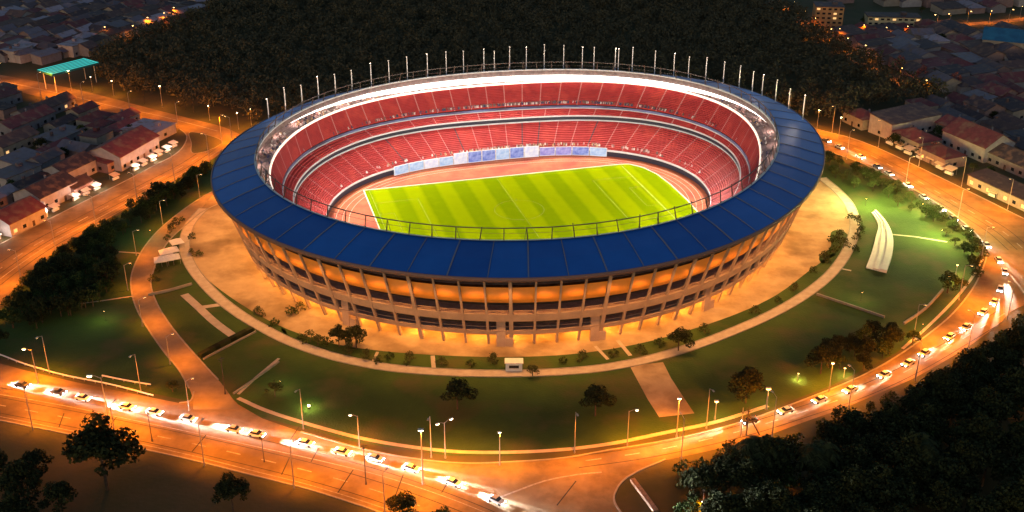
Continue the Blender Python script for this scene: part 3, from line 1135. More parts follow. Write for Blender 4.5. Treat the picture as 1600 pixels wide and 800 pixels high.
# the regular row lamps that light the roads
ROWL = {'left_road': (lbr, 34, 0.8, PI), 'left_road_houses': (lbl[6:], 36, -1.0, 0)}
RL = lamp_proto(12, 'arm', 1, 'lampglow_o', (LPW * 1.3, ORA), 8.0)
RA = lamp_proto(9, 'arm', 1, 'lampglow_o', (LPW * .42, ORA), 3.0)


def row(line, step, off, lab, group, start=0, power=None, scale=1.0, proto=None):
    pts = resample(line, step)
    ns = normals(pts)
    k = 0
    for p, n in list(zip(pts, ns))[start:]:
        q = p + n * off
        if not in_frame((q.x, q.y, 5), 30):
            continue
        ang = math.atan2(-n.y * off, -n.x * off)
        place(proto or RL, (q.x, q.y, .02), ang, f'slim orange lamp {lab}, {nth(k)} along', 'street lamp', group, scale)
        k += 1


row(lbr, 23, -1.2, 'between left road and tree belt', 'street lamps of the left road')
row(spline(gp(LA_B), 5), 30, 1.0, 'between the upper road and the left houses', 'street lamps of the upper road')
row(spline(gp(ROUT[:9]), 6), 24, 1.0, 'between the right road and the right houses', 'street lamps of the right road')
row(spline(gp(ROUT[9:]), 6), 26, 1.0, 'between the ring road and the bottom right forest', 'street lamps of the ring road')
row(spline(gp(LOW), 6), 25, 1.0, 'on the lower kerb of the main road', 'street lamps of the main road')
row(spline(gp(UP2 + RIN[3:8]), 6), 36, 1.4, 'on the upper verge of the junction', 'street lamps of the upper verge')
row(acl, 26, 1.0, 'on the outer side of the curved access road', 'lamps of the access road', proto=RA)
row(spline(gp(UP), 6), 30, 1.2, 'between guard rail and main road', 'street lamps of the upper verge')
row(rin_line[70:], 34, 1.5, 'on the stadium side of the right road', 'street lamps on the inner kerb')
# lawn spotlight
e = empty('ground_spotlight', g(483, 638))
tag(e, 'small yellow ground spotlight glowing on the lower left lawn', 'spotlight')
m_ = MB(); m_.box((0, 0, .2), (.5, .5, .4)); m_.tube((0, 0, .4), (0, -.25, .9), .25, .3, 8); m_.build('housing', M['darkmetal'], e)
m_ = MB(); m_.ball((0, -.25, .95), .32, 8, 5); m_.build('lens', M['lampglow_w'], e)
lamp_light('spot_bulb', 'POINT', (0, -.3, 2.2), 1600, (1, .85, .25), e)
# added floodlights that brighten the lawns, their bulbs set above the heads
for i, (u, v) in enumerate(((1352, 322), (1440, 330), (1470, 372), (1345, 470), (236, 372), (165, 500), (440, 610), (1440, 520))):
    e = empty('added_lawn_light', g(u, v), random.random() * 3)
    tag(e, ['added lawn floodlight at the head of the white steps', 'added lawn floodlight on the bright lawn beside the right tree belt', 'added lawn floodlight on the bright lawn near the road bend', 'added lawn floodlight between white steps and ring path',
            'added lawn floodlight beside the curved access road', 'added lawn floodlight in the dark left lawn', 'added lawn floodlight right of the access road junction', 'added lawn floodlight beside the right verge path'][i], 'floodlight')
    m_ = MB(); m_.tube((0, 0, 0), (0, 0, 3.0), .06, .05, 6); m_.build('pole', M['darkmetal'], e)
    m_ = MB(); m_.box((0, 0, 3.1), (.4, .3, .2)); hd = m_.build('lamp_head', M['darkmetal'], e)
    m_ = MB(); m_.box((0, 0, 2.97), (.3, .22, .06)); m_.build('lens', M['lampglow_o'], hd)
    lamp_light('lawn_fill', 'POINT', (0, 0, 11 if i < 3 else 5), 40000 if i < 3 else 1000, (.98, .9, .28), e)


# ------------------------------------------------------------------ foliage
def leafmesh(name, clumps, leaf, per, m, parent, squash=.8, droop=0.0):
    P, Q = [], []
    for (c, r) in clumps:
        n = max(8, int(per * r * r))
        d = rng.normal(size=(n, 3))
        d /= np.linalg.norm(d, axis=1)[:, None]
        rad = r * (0.45 + 0.6 * rng.random(n) ** .6)
        p = np.array(c) + d * rad[:, None] * np.array([1, 1, squash])
        P.append(p)
        Q.append(d)
    P = np.concatenate(P); Q = np.concatenate(Q)
    n = len(P)
    up = rng.normal(size=(n, 3)) * .8 + Q * .7 + np.array([0, 0, .5])
    up /= np.linalg.norm(up, axis=1)[:, None]
    a = np.cross(up, rng.normal(size=(n, 3)))
    a /= np.linalg.norm(a, axis=1)[:, None]
    b = np.cross(up, a)
    if droop:
        b = b * (1 - droop) + np.array([0, 0, -droop]) + Q * .3
    s = leaf * (.6 + .8 * rng.random(n))[:, None]
    V = np.stack([P - a * s * .5, P + b * s * .42, P + a * s * .55, P - b * s * .42], 1).reshape(-1, 3)
    me = bpy.data.meshes.new(name)
    me.vertices.add(4 * n)
    me.vertices.foreach_set('co', V.astype(np.float32).ravel())
    me.loops.add(4 * n)
    me.loops.foreach_set('vertex_index', np.arange(4 * n, dtype=np.int32))
    me.polygons.add(n)
    me.polygons.foreach_set('loop_start', np.arange(0, 4 * n, 4, dtype=np.int32))
    me.polygons.foreach_set('loop_total', np.full(n, 4, dtype=np.int32))
    me.materials.append(m)
    me.update(calc_edges=True)
    me.validate()
    o = bpy.data.objects.new(name, me)
    COL.objects.link(o)
    if parent is not None:
        o.parent = parent
    return o


def tree_proto(name, h, rad, m, nclump=14, leaf=.55, per=34, trunk=.3, th=.45):
    e = empty(name)
    cl = []
    mb = MB()
    zt = h * th
    mb.tube((0, 0, -.1), (.1, .05, zt), trunk, trunk * .65, 7)
    for i in range(nclump):
        a = 2.4 * i + random.uniform(-.4, .4)
        k = min(1.12, math.sqrt((i + .5) / nclump) * random.uniform(.7, 1.2))
        z = zt + (h - zt) * (.12 + .85 * max(.05, 1 - k * k) * random.uniform(.5, 1.0))
        r = rad * random.choice((.18, .24, .3, .36, .44))
        p = (rad * .78 * k * math.cos(a), rad * .78 * k * math.sin(a), z - r * .4)
        cl.append((p, r))
        if i % 2 == 0:
            mb.tube((.1, .05, zt * random.uniform(.75, .98)), (p[0] * .85, p[1] * .85, p[2]), trunk * .42, trunk * .12, 5, cap=False)
    mb.build('trunk', M['trunk'], e)
    leafmesh('crown', cl, leaf, per, m, e)
    return e


def palm_proto():
    e = empty('palm_tree')
    mb = MB()
    pts = [Vector((.5 * math.sin(k * .3), 0, k * 1.15)) for k in range(9)]
    for a, b in zip(pts, pts[1:]):
        mb.tube(a, b, .26, .22, 7)
    mb.build('trunk', M['trunk'], e)
    mb = MB()
    top = pts[-1]
    for i in range(26):
        a = 2.4 * i
        el = random.uniform(-.1, 1.0)
        d = Vector((math.cos(a), math.sin(a), 0))
        s = Vector((-math.sin(a), math.cos(a), 0))
        prev = top.copy()
        L = random.uniform(3.6, 4.8)
        for k in range(6):
            t = (k + 1) / 6
            cur = top + d * (L * t) + Vector((0, 0, el * L * t - (1.3 + el) * L * .62 * t * t))
            w = .62 * math.sin(PI * (t * .85 + .1)) + .08
            for sg in (-1, 1):
                for j in range(3):
                    q = prev + (cur - prev) * (j / 3)
                    mb.face([q, q + (cur - prev) * .28, q + (cur - prev) * .5 + s * (sg * w * 1.5) + Vector((0, 0, -.35)), q + (cur - prev) * .2 + s * (sg * w * 1.4) + Vector((0, 0, -.4))])
            prev = cur
    mb.build('crown', M['leaf3'], e)
    return e


TREES = [tree_proto('broadleaf_tree', 11, 5.2, M['leaf3'], 18, .6, 40), tree_proto('broadleaf_tree', 9, 4.4, M['leaf'], 14, .55, 40), tree_proto('broadleaf_tree', 13, 5.6, M['leaf3'], 22, .62, 38), tree_proto('broadleaf_tree', 8, 4.0, M['leaf2'], 12, .5, 42)]
SHRUB = [tree_proto('shrub', 2.6, 1.9, M['leaf'], 9, .36, 70, .12, .2), tree_proto('shrub', 3.4, 2.3, M['leaf2'], 11, .38, 62, .14, .2)]
PALM = palm_proto()
PINK = tree_proto('lamplit_tree', 7, 2.6, M['leafpink'], 9, .42, 55, .18, .45)


def sname(i):
    return ('tall dark', 'rounded dark green', 'broad dark', 'small olive')[i]


def grow(poly_px, spacing, kinds, where, group, smin=.7, smax=1.1, protos=None, cat='tree', names=None, jitter=.45, frame=True, avoid=None):
    poly = gp(poly_px)
    xs = [p.x for p in poly]; ys = [p.y for p in poly]
    y = min(ys)
    n = 0
    r = 0
    while y < max(ys):
        x = min(xs) + (spacing / 2 if r % 2 else 0)
        while x < max(xs):
            p = Vector((x + random.uniform(-1, 1) * spacing * jitter, y + random.uniform(-1, 1) * spacing * jitter, 0))
            x += spacing
            if not inside(p, poly):
                continue
            if frame and not (in_frame((p.x, p.y, 10), 25) or in_frame((p.x, p.y, 1), 25)):
                continue
            if avoid and any((p.x - a.x) ** 2 + (p.y - a.y) ** 2 < a.z ** 2 for a in avoid):
                continue
            i = random.choice(kinds)
            pr = (protos or TREES)[i]
            nm = (names or [sname(0), sname(1), sname(2), sname(3)])[i]
            place(pr, (p.x, p.y, 0), random.uniform(0, 6.28), f'{nm} {where}', cat, group, random.uniform(smin, smax))
            n += 1
        y += spacing * .87
        r += 1
    return n


counts = {}
counts['belt'] = grow([(340, 262), (300, 285), (250, 315), (200, 343), (150, 372), (105, 402), (60, 440), (25, 478), (-20, 520), (60, 510), (120, 495), (165, 460), (185, 425), (170, 400), (200, 372), (250, 340), (310, 300)], 5.6, (0, 1, 1, 3), 'tree in the belt between left road and access road', 'trees of the left belt', .5, .8)
counts['belt2'] = grow([(325, 258), (285, 282), (240, 307), (205, 328), (160, 352), (120, 376), (85, 401), (55, 426), (25, 458), (5, 482), (12, 492), (60, 440), (105, 405), (150, 375), (200, 347), (250, 318), (300, 288), (335, 266)], 4.2, (0, 1), 'at the kerb of the left road', 'shrubs along the left road', .8, 1.4, SHRUB, 'shrub', ['bushy dark green shrub', 'taller olive shrub'])
counts['belt3'] = grow([(10, 490), (60, 450), (110, 420), (170, 398), (192, 428), (172, 468), (130, 500), (60, 528), (-10, 545)], 6.4, (0, 1, 3), 'tree in the dark left lawn below the belt', 'trees of the left lawn', .5, .85)
counts['rbelt'] = grow([(1290, 246), (1340, 262), (1400, 292), (1460, 328), (1510, 362), (1530, 392), (1528, 418), (1500, 400), (1478, 378), (1440, 345), (1400, 322), (1350, 306), (1300, 282), (1284, 262)], 6.2, (1, 3, 3), 'tree in the belt between right lawn and right road', 'trees of the right belt', .34, .62)
counts['rshrub'] = grow([(1300, 250), (1350, 266), (1410, 297), (1470, 333), (1520, 370), (1535, 400), (1525, 440), (1515, 420), (1522, 392), (1500, 368), (1450, 335), (1400, 305), (1340, 275)], 4.0, (0, 1), 'on the stadium side of the right road', 'shrubs along the right road', .7, 1.2, SHRUB, 'shrub', ['bushy dark green shrub', 'taller olive shrub'])
counts['clump'] = grow([(1265, 560), (1300, 545), (1345, 540), (1400, 520), (1425, 530), (1410, 555), (1350, 583), (1300, 592), (1265, 580)], 6.0, (0, 1, 2), 'tree in the dark clump above the ring road lamps', 'trees of the lawn clump', .45, .75)
counts['forest'] = grow([(1075, 775), (1115, 765), (1180, 750), (1250, 726), (1320, 700), (1380, 676), (1430, 652), (1480, 624), (1525, 597), (1570, 565), (1620, 535), (1720, 500), (1800, 900), (1100, 960), (1045, 870), (1045, 820)], 7.4, (0, 1, 2, 2), 'tree in the dense bottom right forest', 'trees of the bottom right forest', .8, 1.2)
counts['fshrub'] = grow([(1045, 745), (1110, 722), (1180, 706), (1250, 682), (1320, 657), (1380, 633), (1430, 610), (1480, 583), (1520, 558), (1560, 530), (1610, 498), (1610, 530), (1560, 562), (1480, 615), (1380, 668), (1250, 716), (1120, 752), (1060, 770)], 4.6, (0, 1), 'at the edge of the bottom right forest', 'shrubs at the forest edge', .9, 1.7, SHRUB, 'shrub', ['bushy dark green shrub', 'taller olive shrub'])
counts['low left'] = grow([(-40, 705), (50, 735), (100, 780), (130, 830), (100, 900), (-100, 900)], 9.5, (0, 2), 'tree in the dark corner at the bottom left', 'trees at the bottom left', .6, .95)
singles = [((168, 765), 2, 1.55, 'big lone dark tree overlapping the lower kerb of the main road'), ((630, 815), 0, .75, 'dark treetop poking over the bottom edge by the main road'), ((690, 835), 1, .8, 'dark treetop at the bottom edge right of the other treetop'),
           ((365, 800), 2, .8, 'dim round tree in the grass below the main road'), ((930, 650), 0, .85, 'dark lone tree on the lawn left of the wide path'), ((715, 640), 0, .85, 'dark lone tree on the front lawn below the ring path'),
           ((1165, 630), 2, .85, 'dark wide tree right of the wide path above the tall stems'), ((1060, 548), 0, .7, 'small tree on the ring path in front of the right facade'), ((557, 545), 0, .72, 'rounded small tree before the left facade beside the pale pole'),
           ((530, 542), 2, .55, 'narrow dark tree before the left facade'), ((497, 540), 3, .5, 'tiny round tree on a pale stem at the left plaza edge'), ((1480, 458), 1, .85, 'round dark tree at the end of the low wall on the right lawn'), ((832, 588), 3, .5, 'small dark tree beside the white kiosk on the ring path'),
           ((1425, 540), 1, .6, 'dark tree between garden wall corner and ring road'), ((270, 612), 3, .5, 'small tree in the triangle left of the access road junction'), ((430, 620), 3, .65, 'small dark tree on the lawn right of the access road'), ((1500, 455), 3, .6, 'small tree by the verge path on the right lawn')]
for (b, i, s, lab) in singles:
    p = g(*b)
    place(TREES[i], (p.x, p.y, 0), random.uniform(0, 6), lab, 'tree', None, s)
for k, (u, v, lab) in enumerate(((1175, 760, 'drooping palm in the bottom right forest nearest the road junction'), (1270, 770, 'drooping palm in the bottom right forest, middle one of three'), (1430, 760, 'drooping palm in the bottom right forest, rightmost of three'))):
    p = g(u, v)
    place(PALM, (p.x, p.y, 0), k, lab, 'palm tree', None, 1.35)
for k, (u, v, s) in enumerate(((455, 492, 1.2), (470, 486, .9), (312, 400, .9), (300, 398, .7), (300, 372, .9), (1310, 375, 1.2), (1300, 380, 1.2), (1318, 388, 1.1), (1302, 395, 1.1), (1288, 408, 1.1), (1270, 425, .9), (1240, 455, .9), (1215, 472, .8), (1180, 490, .8), (1330, 342, 1.0), (1340, 350, 1.0), (1345, 362, 1.0), (1338, 375, .9), (1336, 392, .9), (275, 352, .9), (285, 346, .8), (268, 362, .9), (262, 374, .8), (240, 440, .8), (246, 425, .6), (1100, 520, .9), (1075, 528, 1.1), (640, 566, 1.0), (610, 560, .9), (690, 570, .8), (735, 572, .9), (770, 568, 1.0), (880, 568, .9), (910, 562, .9), (960, 556, 1.0), (1000, 552, .9), (1030, 540, 1.1), (545, 552, 1.1), (510, 540, 1.2), (485, 534, 1.1), (430, 508, 1.0), (405, 492, .9), (590, 566, .9), (572, 560, .9), (470, 530, .8))):
    p = g(u, v)
    side = 'left' if u < 700 else 'right'
    place(SHRUB[k % 2], (p.x, p.y, 0), k, f'low dark shrub at the {side} edge of the plaza, {nth(k)} counting round', 'shrub', 'shrubs round the plaza', s)

# far wood behind the stadium: reads as one mass
fw = [(385, 200), (330, 183), (250, 164), (180, 146), (155, 128), (150, 95), (205, 72), (290, 38), (345, 2), (420, -30), (1150, -30), (1212, 6), (1262, 40), (1290, 66), (1330, 92), (1380, 118), (1430, 142), (1490, 156), (1440, 170), (1352, 180), (1322, 196), (1290, 196), (1240, 178)]
fpoly = gp(fw)
cl = []
xs = [p.x for p in fpoly]; ys = [p.y for p in fpoly]
y = min(ys)
while y < max(ys):
    x = min(xs)
    while x < max(xs):
        p = Vector((x + random.uniform(-3, 3), y + random.uniform(-3, 3), 0))
        x += 7.5
        d = p - SC_C
        if not inside(p, fpoly) or d.length < R('out', math.atan2(d.y, d.x)) + 14:
            continue
        h = random.uniform(5, 10)
        r = random.uniform(3.0, 4.8)
        cl.append(((p.x, p.y, h), r))
        if random.random() < .5:
            cl.append(((p.x + random.uniform(-3, 3), p.y + random.uniform(-3, 3), h * .6), r * .8))
    y += 6.5
wood = leafmesh('far_wood', cl, 1.05, 6.4, M['forest'], None, squash=.75)
tag(wood, 'dark continuous woodland filling the land behind the stadium', 'woodland', kind='stuff')
counts['wood'] = len(wood.data.polygons)


# ------------------------------------------------------------------ houses
def house(p, rot, w, d, h, roof, rcol, wcol, label, group=None, near=False, lit=False, rise=None):
    e = empty('house', (p.x, p.y, 0), rot)
    tag(e, label, 'house', group)
    rise = rise if rise is not None else (.22 * d if roof in ('gable', 'hip') else (.12 * d if roof == 'shed' else 0))
    hw, hd = w / 2, d / 2
    mb = MB()
    b = [(-hw, -hd), (hw, -hd), (hw, hd), (-hw, hd)]
    zt = {'gable': [h] * 4, 'hip': [h] * 4, 'flat': [h] * 4, 'shed': [h, h, h + rise, h + rise]}[roof]
    for i in range(4):
        j = (i + 1) % 4
        mb.face([(*b[i], -.1), (*b[j], -.1), (*b[j], zt[j]), (*b[i], zt[i])])
    if roof == 'gable':
        mb.face([(hw, -hd, h), (hw, hd, h), (hw, 0, h + rise)])
        mb.face([(-hw, hd, h), (-hw, -hd, h), (-hw, 0, h + rise)])
    wall = mb.build('wall', wcol, e)
    mb = MB()
    o = .5
    t = .22
    if roof == 'gable':
        k = rise / hd
        for s in (-1, 1):
            pts = [(-hw - o, s * (hd + o), h - o * k + .05), (hw + o, s * (hd + o), h - o * k + .05), (hw + o, 0, h + rise + .05), (-hw - o, 0, h + rise + .05)]
            up = [(x, y, z + t) for x, y, z in pts]
            mb.face(up if s < 0 else up[::-1])
            for i in range(4):
                j = (i + 1) % 4
                mb.face([pts[i], pts[j], up[j], up[i]])
    elif roof == 'hip':
        rx = max(hw - hd, .5)
        c = [(-hw - o, -hd - o, h + .05), (hw + o, -hd - o, h + .05), (hw + o, hd + o, h + .05), (-hw - o, hd + o, h + .05)]
        a, q = (-rx, 0, h + rise + .2), (rx, 0, h + rise + .2)
        mb.face([c[0], c[1], q, a]); mb.face([c[2], c[3], a, q]); mb.face([c[1], c[2], q]); mb.face([c[3], c[0], a])
        mb.face(c[::-1])
    else:
        z = [h, h, h + rise, h + rise]
        c = [(-hw - o, -hd - o, z[0] + .05), (hw + o, -hd - o, z[1] + .05), (hw + o, hd + o, z[2] + .05), (-hw - o, hd + o, z[3] + .05)]
        up = [(x, y, zz + t) for x, y, zz in c]
        mb.face(up)
        for i in range(4):
            j = (i + 1) % 4
            mb.face([c[i], c[j], up[j], up[i]])
        if roof == 'flat' and near:
            mb.box((hw * .4, hd * .3, h + .9), (2, 2, 1.5))
    mb.build('roof', rcol, e)
    if near:
        nwin = max(2, int(w / 4))
        for i in range(nwin):
            x = -hw + w * (i + .5) / nwin
            m_ = MB()
            if i == nwin // 2:
                m_.box((x, -hd - .03, 1.05), (1.1, .1, 2.1)); m_.build('door', ROOFC['dark'], e)
            else:
                m_.box((x, -hd - .03, min(h - 1.0, 1.7)), (1.5, .1, 1.3)); m_.build('window', M['litwindow'] if (lit and i % 2 == 0) or random.random() < .07 else M['glassdark'], e)
        for s in (-1, 1):
            m_ = MB(); m_.box((s * (hw + .03), 0, min(h - 1.0, 1.7)), (.1, 1.6, 1.3)); m_.build('window', M['glassdark'], e)
        if random.random() < .35:
            m_ = MB(); zt_ = h + rise * (.5 if roof != 'flat' else 0) + .2
            m_.tube((-hw * .45, hd * .1, zt_), (-hw * .45, hd * .1, zt_ + 1.7), .75, .7, 10); m_.build('water_tank', ROOFC['slate'], e)
        if random.random() < .5 and roof != 'flat':
            m_ = MB(); m_.box((hw * .3, hd * .35, h + rise * .9), (.6, .6, 1.6)); m_.build('chimney', WALLC[2], e)
    return e


def ang_of(a, b):
    d = g(*b) - g(*a)
    return math.atan2(d.y, d.x)


taken = []


def free(p, r):
    return all((p.x - q.x) ** 2 + (p.y - q.y) ** 2 > (r + s) ** 2 for q, s in taken)


RN = {'maroon': 'maroon', 'brown': 'brown', 'grey': 'grey metal', 'slate': 'slate', 'dark': 'nearly black', 'pale': 'pale'}
TN = {'gable': 'gabled', 'hip': 'hipped', 'shed': 'single-slope', 'flat': 'flat'}


def hand(px, rot, w, d, h, roof, rc, wc, label, lit=False, rise=None):
    p = g(*px)
    taken.append((p, max(w, d) * .46))
    house(p, rot, w, d, h, roof, ROOFC[rc], WALLC[wc], label, None, True, lit, rise)


aL = ang_of((0, 383), (268, 246))
hand((25, 352), aL, 17, 13, 5, 'gable', 'maroon', 0, 'maroon gabled house at the left edge, nearest the left road', True)
hand((75, 313), aL, 19, 13, 5.5, 'gable', 'dark', 0, 'house with a wide nearly black roof and pale gable beside the lit white facade')
hand((112, 277), aL, 17, 11, 5.5, 'gable', 'dark', 0, 'dark maroon roof house with long pale wall, middle of the left block')
hand((195, 247), aL + .1, 27, 16, 6.0, 'gable', 'maroon', 0, 'largest maroon roof of the left block, with pale gable towards the road')
hand((172, 262), aL, 11, 8, 4.0, 'shed', 'maroon', 3, 'low reddish roof in front of the largest maroon roof')
hand((96, 222), aL, 18, 11, 4.0, 'flat', 'grey', 2, 'blue grey flat roof in the left block below the upper road')
hand((234, 212), ang_of((200, 196), (262, 205)), 17, 15, 4.2, 'flat', 'pale', 0, 'pale lavender roof at the corner of upper road and left road')
hand((152, 197), aL, 14, 10, 4.5, 'hip', 'maroon', 1, 'maroon hipped house just below the upper road')
hand((40, 200), aL, 26, 11, 4.5, 'gable', 'maroon', 2, 'long maroon roof at the left edge below the upper road')
hand((70, 178), aL, 30, 10, 4.0, 'gable', 'brown', 2, 'long brown roof parallel to the upper road')
hand((20, 232), aL, 20, 11, 4.5, 'gable', 'brown', 1, 'brown gabled house with orange lit eaves at the left edge', True)
hand((36, 262), aL, 14, 10, 4.2, 'shed', 'grey', 0, 'grey single-slope roof at the left edge, middle of the block')
hand((120, 300), aL, 10, 8, 3.6, 'gable', 'brown', 3, 'small brown roof close to the stalls beside the left road')
aR = ang_of((1370, 231), (1540, 312))
hand((1525, 236), aR, 24, 16, 6.5, 'gable', 'maroon', 0, 'big maroon gabled hall with long pale walls on the right', False, 4.5)
hand((1412, 204), ang_of((1350, 222), (1470, 195)), 30, 13, 7, 'shed', 'brown', 0, 'long brown roofed shed with a white end wall beside the right road')
hand((1430, 226), aR, 17, 12, 4.2, 'hip', 'maroon', 1, 'dark maroon hipped roof between the long shed and the right road')
hand((1470, 253), aR, 15, 11, 4.5, 'hip', 'maroon', 3, 'small maroon house with an orange lit corner below the big hall', True)
hand((1570, 307), aR, 30, 9, 4.0, 'shed', 'brown', 1, 'low long shop row with orange lit front along the right road', True)
hand((1500, 215), aR, 18, 12, 5, 'gable', 'maroon', 1, 'maroon roof just left of the big maroon hall')
hand((1588, 262), aR, 20, 13, 4.5, 'gable', 'dark', 2, 'nearly black roof right of the big maroon hall')


def district(poly_px, rot, w, d, gap, where, group, near=False, hmin=3.2, hmax=5.5, wts=(5, 3, 3, 3, 4, 1), limit=999, big=1.0):
    poly = gp(poly_px)
    c, s = math.cos(rot), math.sin(rot)
    loc = [(p.x * c + p.y * s, -p.x * s + p.y * c) for p in poly]
    xs = [q[0] for q in loc]; ys = [q[1] for q in loc]
    y = min(ys); n = 0; r = 0
    while y < max(ys):
        x = min(xs); k = 0
        while x < max(xs):
            ww = w * random.uniform(.7, 1.3) * big
            dd = d * random.uniform(.8, 1.15)
            cx, cy = x + ww / 2, y + random.uniform(-1, 1) * d * .15
            x += ww + gap * random.uniform(.2, 1.6)
            p = Vector((cx * c - cy * s, cx * s + cy * c, 0))
            if not inside(p, poly) or not in_frame((p.x, p.y, 3), 6) or n >= limit or not free(p, min(ww, dd) * .42):
                continue
            rc = random.choices(list(RN), wts)[0]
            rt = random.choices(('gable', 'hip', 'shed', 'flat'), (5, 2, 3, 2))[0]
            house(p, rot + random.gauss(0, .07) + (PI / 2 if random.random() < .12 else 0), ww, dd, random.uniform(hmin, hmax), rt, ROOFC[rc], random.choice(WALLC),
                  f'{RN[rc]} {TN[rt]} house, {where}, {nth(r)} row, {nth(k)} along', group, near)
            n += 1; k += 1
        if k:
            r += 1
        y += d + gap * .5
    return n


counts['D1'] = district([(-10, 148), (60, 158), (180, 186), (250, 200), (262, 215), (255, 236), (200, 262), (150, 288), (80, 324), (-10, 366)], aL, 13, 9, 2.0, 'left block', 'houses of the left block', True, wts=(6, 3, 3, 2, 5, 1))
counts['D2'] = district([(-30, -14), (350, -14), (300, 28), (215, 58), (140, 84), (60, 100), (-30, 102)], aL - .05, 10.5, 9, 2.2, 'far top left quarter', 'houses of the far top left quarter', wts=(3, 4, 4, 4, 4, 2), hmax=4.6)
counts['D3'] = district([(1332, 206), (1352, 184), (1440, 172), (1520, 158), (1620, 160), (1620, 330), (1560, 305), (1490, 272), (1420, 238), (1370, 220)], aR, 14, 10, 2.5, 'right block', 'houses of the right block', True)
counts['D4'] = district([(1298, 62), (1340, 52), (1440, 48), (1560, 52), (1640, 60), (1640, 162), (1500, 152), (1440, 138), (1385, 115), (1330, 85)], ang_of((1290, 62), (1430, 140)), 15, 12, 2.0, 'far right quarter', 'houses of the far right quarter', wts=(5, 4, 4, 4, 4, 1))
counts['D5'] = district([(1215, -14), (1640, -14), (1640, 18), (1480, 22), (1440, 12), (1330, 4), (1240, 2)], ang_of((1290, 62), (1430, 140)), 15, 12, 3.0, 'beyond far right street', 'houses beyond the far street', wts=(1, 2, 5, 5, 5, 1))


# the two lit blocks and the teal hall at the top right
def block(px, rot, w, d, h, wm, label, storeys, cols_, litp):
    p = g(*px)
    e = empty('apartment_block', (p.x, p.y, 0), rot)
    tag(e, label, 'building')
    mb = MB(); mb.box((0, 0, h / 2), (w, d, h)); mb.build('wall', wm, e)
    mb = MB(); mb.box((0, 0, h + .25), (w + .5, d + .5, .5)); mb.box((w * .2, 0, h + 1.3), (3, 3, 1.8)); mb.build('roof', ROOFC['slate'], e)
    for s in range(storeys):
        z = h * (s + .55) / storeys
        for c in range(cols_):
            m_ = MB(); m_.box((-w / 2 + w * (c + .5) / cols_, -d / 2 - .05, z), (w / cols_ * .55, .14, h / storeys * .42))
            m_.build('window', M['litwindow'] if random.random() < litp else M['glassdark'], e)
    return e


block((1291, 42), -.12, 16, 12, 13, mat('orange_plaster', (.5, .26, .12), .85, (.42, .22, .1), .3), 'tall orange lit block beside the far right street', 5, 5, .15)
block((1392, 44), -.1, 30, 11, 7.5, mat('cream_plaster', (.5, .42, .27), .85, (.42, .36, .24), .3), 'long cream lit block right of the tall orange block', 3, 9, .25)
p = g(1585, 82)
house(p, -.4, 34, 20, 8, 'gable', mat('teal_roof', (.03, .16, .3), .6, (.02, .1, .22), .2), WALLC[1], 'teal blue roofed hall at the right edge near the top', None, True)
for (u, v, lab) in ((118, 84, 'pale blocky house at the near edge of the far top left quarter'), (28, 92, 'pale low house left of the teal canopy')):
    p = g(u, v)
    house(p, aL, 13, 10, 6, 'flat', ROOFC['pale'], WALLC[0], lab, None, True)

# far streets with their orange lamps
mb = MB()
st1 = gp([(1195, -10), (1225, 14), (1262, 40), (1292, 62), (1330, 88), (1385, 120), (1440, 146)])
st2 = gp([(1425, 44), (1480, 40), (1540, 36), (1620, 28)])
st3 = gp([(170, 62), (205, 60), (250, 42), (290, 25)])
for s in (st1, st2, st3):
    ribbon(mb, s, 7, .05)
structure(mb.build('far_street', M['asphalt']))
FL = lamp_proto(8, 'arm', 1, 'lampglow_o', (7000, ORA))
for s, st, lab in ((st1, 20, 'along the street behind the woodland'), (st2, 13, 'on the far street at the top right'), (st3, 15, 'at the wooded edge of the far top left quarter')):
    pts = resample(spline(s, 4), st)
    k = 0
    for p in pts:
        if in_frame((p.x, p.y, 4), 5):
            q = p + Vector((random.uniform(-3, 3), random.uniform(-3, 3), 0))
            place(FL, (q.x, q.y, .02), random.random() * 6, f'small orange lamp {lab}, {nth(k)} along', 'street lamp', 'far orange street lamps', .9)
            k += 1
for k, (u, v, lab) in enumerate(((1272, 62, 'added small orange lamp left of the tall orange block'), (1292, 66, 'added small orange lamp before the tall orange block'), (1312, 64, 'added small orange lamp right of the tall orange block'), (1350, 58, 'added small orange lamp at the left end of the cream block'), (1385, 62, 'added small orange lamp before the middle of the cream block'), (1418, 60, 'added small orange lamp at the right end of the cream block'))):  # extra lamps added to light the two block fronts
    p = g(u, v)
    place(FL, (p.x, p.y, .02), PI / 2 + .2, lab, 'street lamp', 'far orange street lamps', .8)
for k, (u, v) in enumerate(((205, 212), (185, 208), (52, 250), (66, 238), (128, 214), (140, 290), (100, 250), (20, 300), (1440, 245), (1395, 232), (1545, 275), (1520, 268), (1580, 240), (1465, 215), (1480, 190), (1550, 190), (1500, 60), (1530, 64), (1470, 70), (1350, 40), (1440, 20), (1560, 100))):
    p = g(u, v)
    place(TREES[(0, 1, 3)[k % 3]], (p.x, p.y, 0), k, f'dark tree among the houses of the {"left" if u < 700 else "right"} side, {nth(k if u < 700 else k - 8)} counted away from the road', 'tree', 'trees among the houses', .5 + .04 * (k % 5))
# trees with reddish street-lamp light painted into their leaves
for k, (u, v, lab) in enumerate(((1457, 246, 'reddish lit tree at the roadside before the right houses'), (1490, 140, 'reddish lit tree at the tip of the far right quarter'), (1440, 128, 'reddish lit tree behind the woodland edge'), (1405, 112, 'reddish lit tree farther up the woodland street'))):
    p = g(u, v)
    place(PINK, (p.x, p.y, 0), k, lab, 'tree', None, 1.0 if k == 0 else 1.3)

# roadside stalls along the left road and the right road
STM = [mat('awning_white', (.72, .68, .66), .7), mat('awning_cream', (.62, .48, .36), .7), mat('awning_red', (.4, .1, .08), .7)]


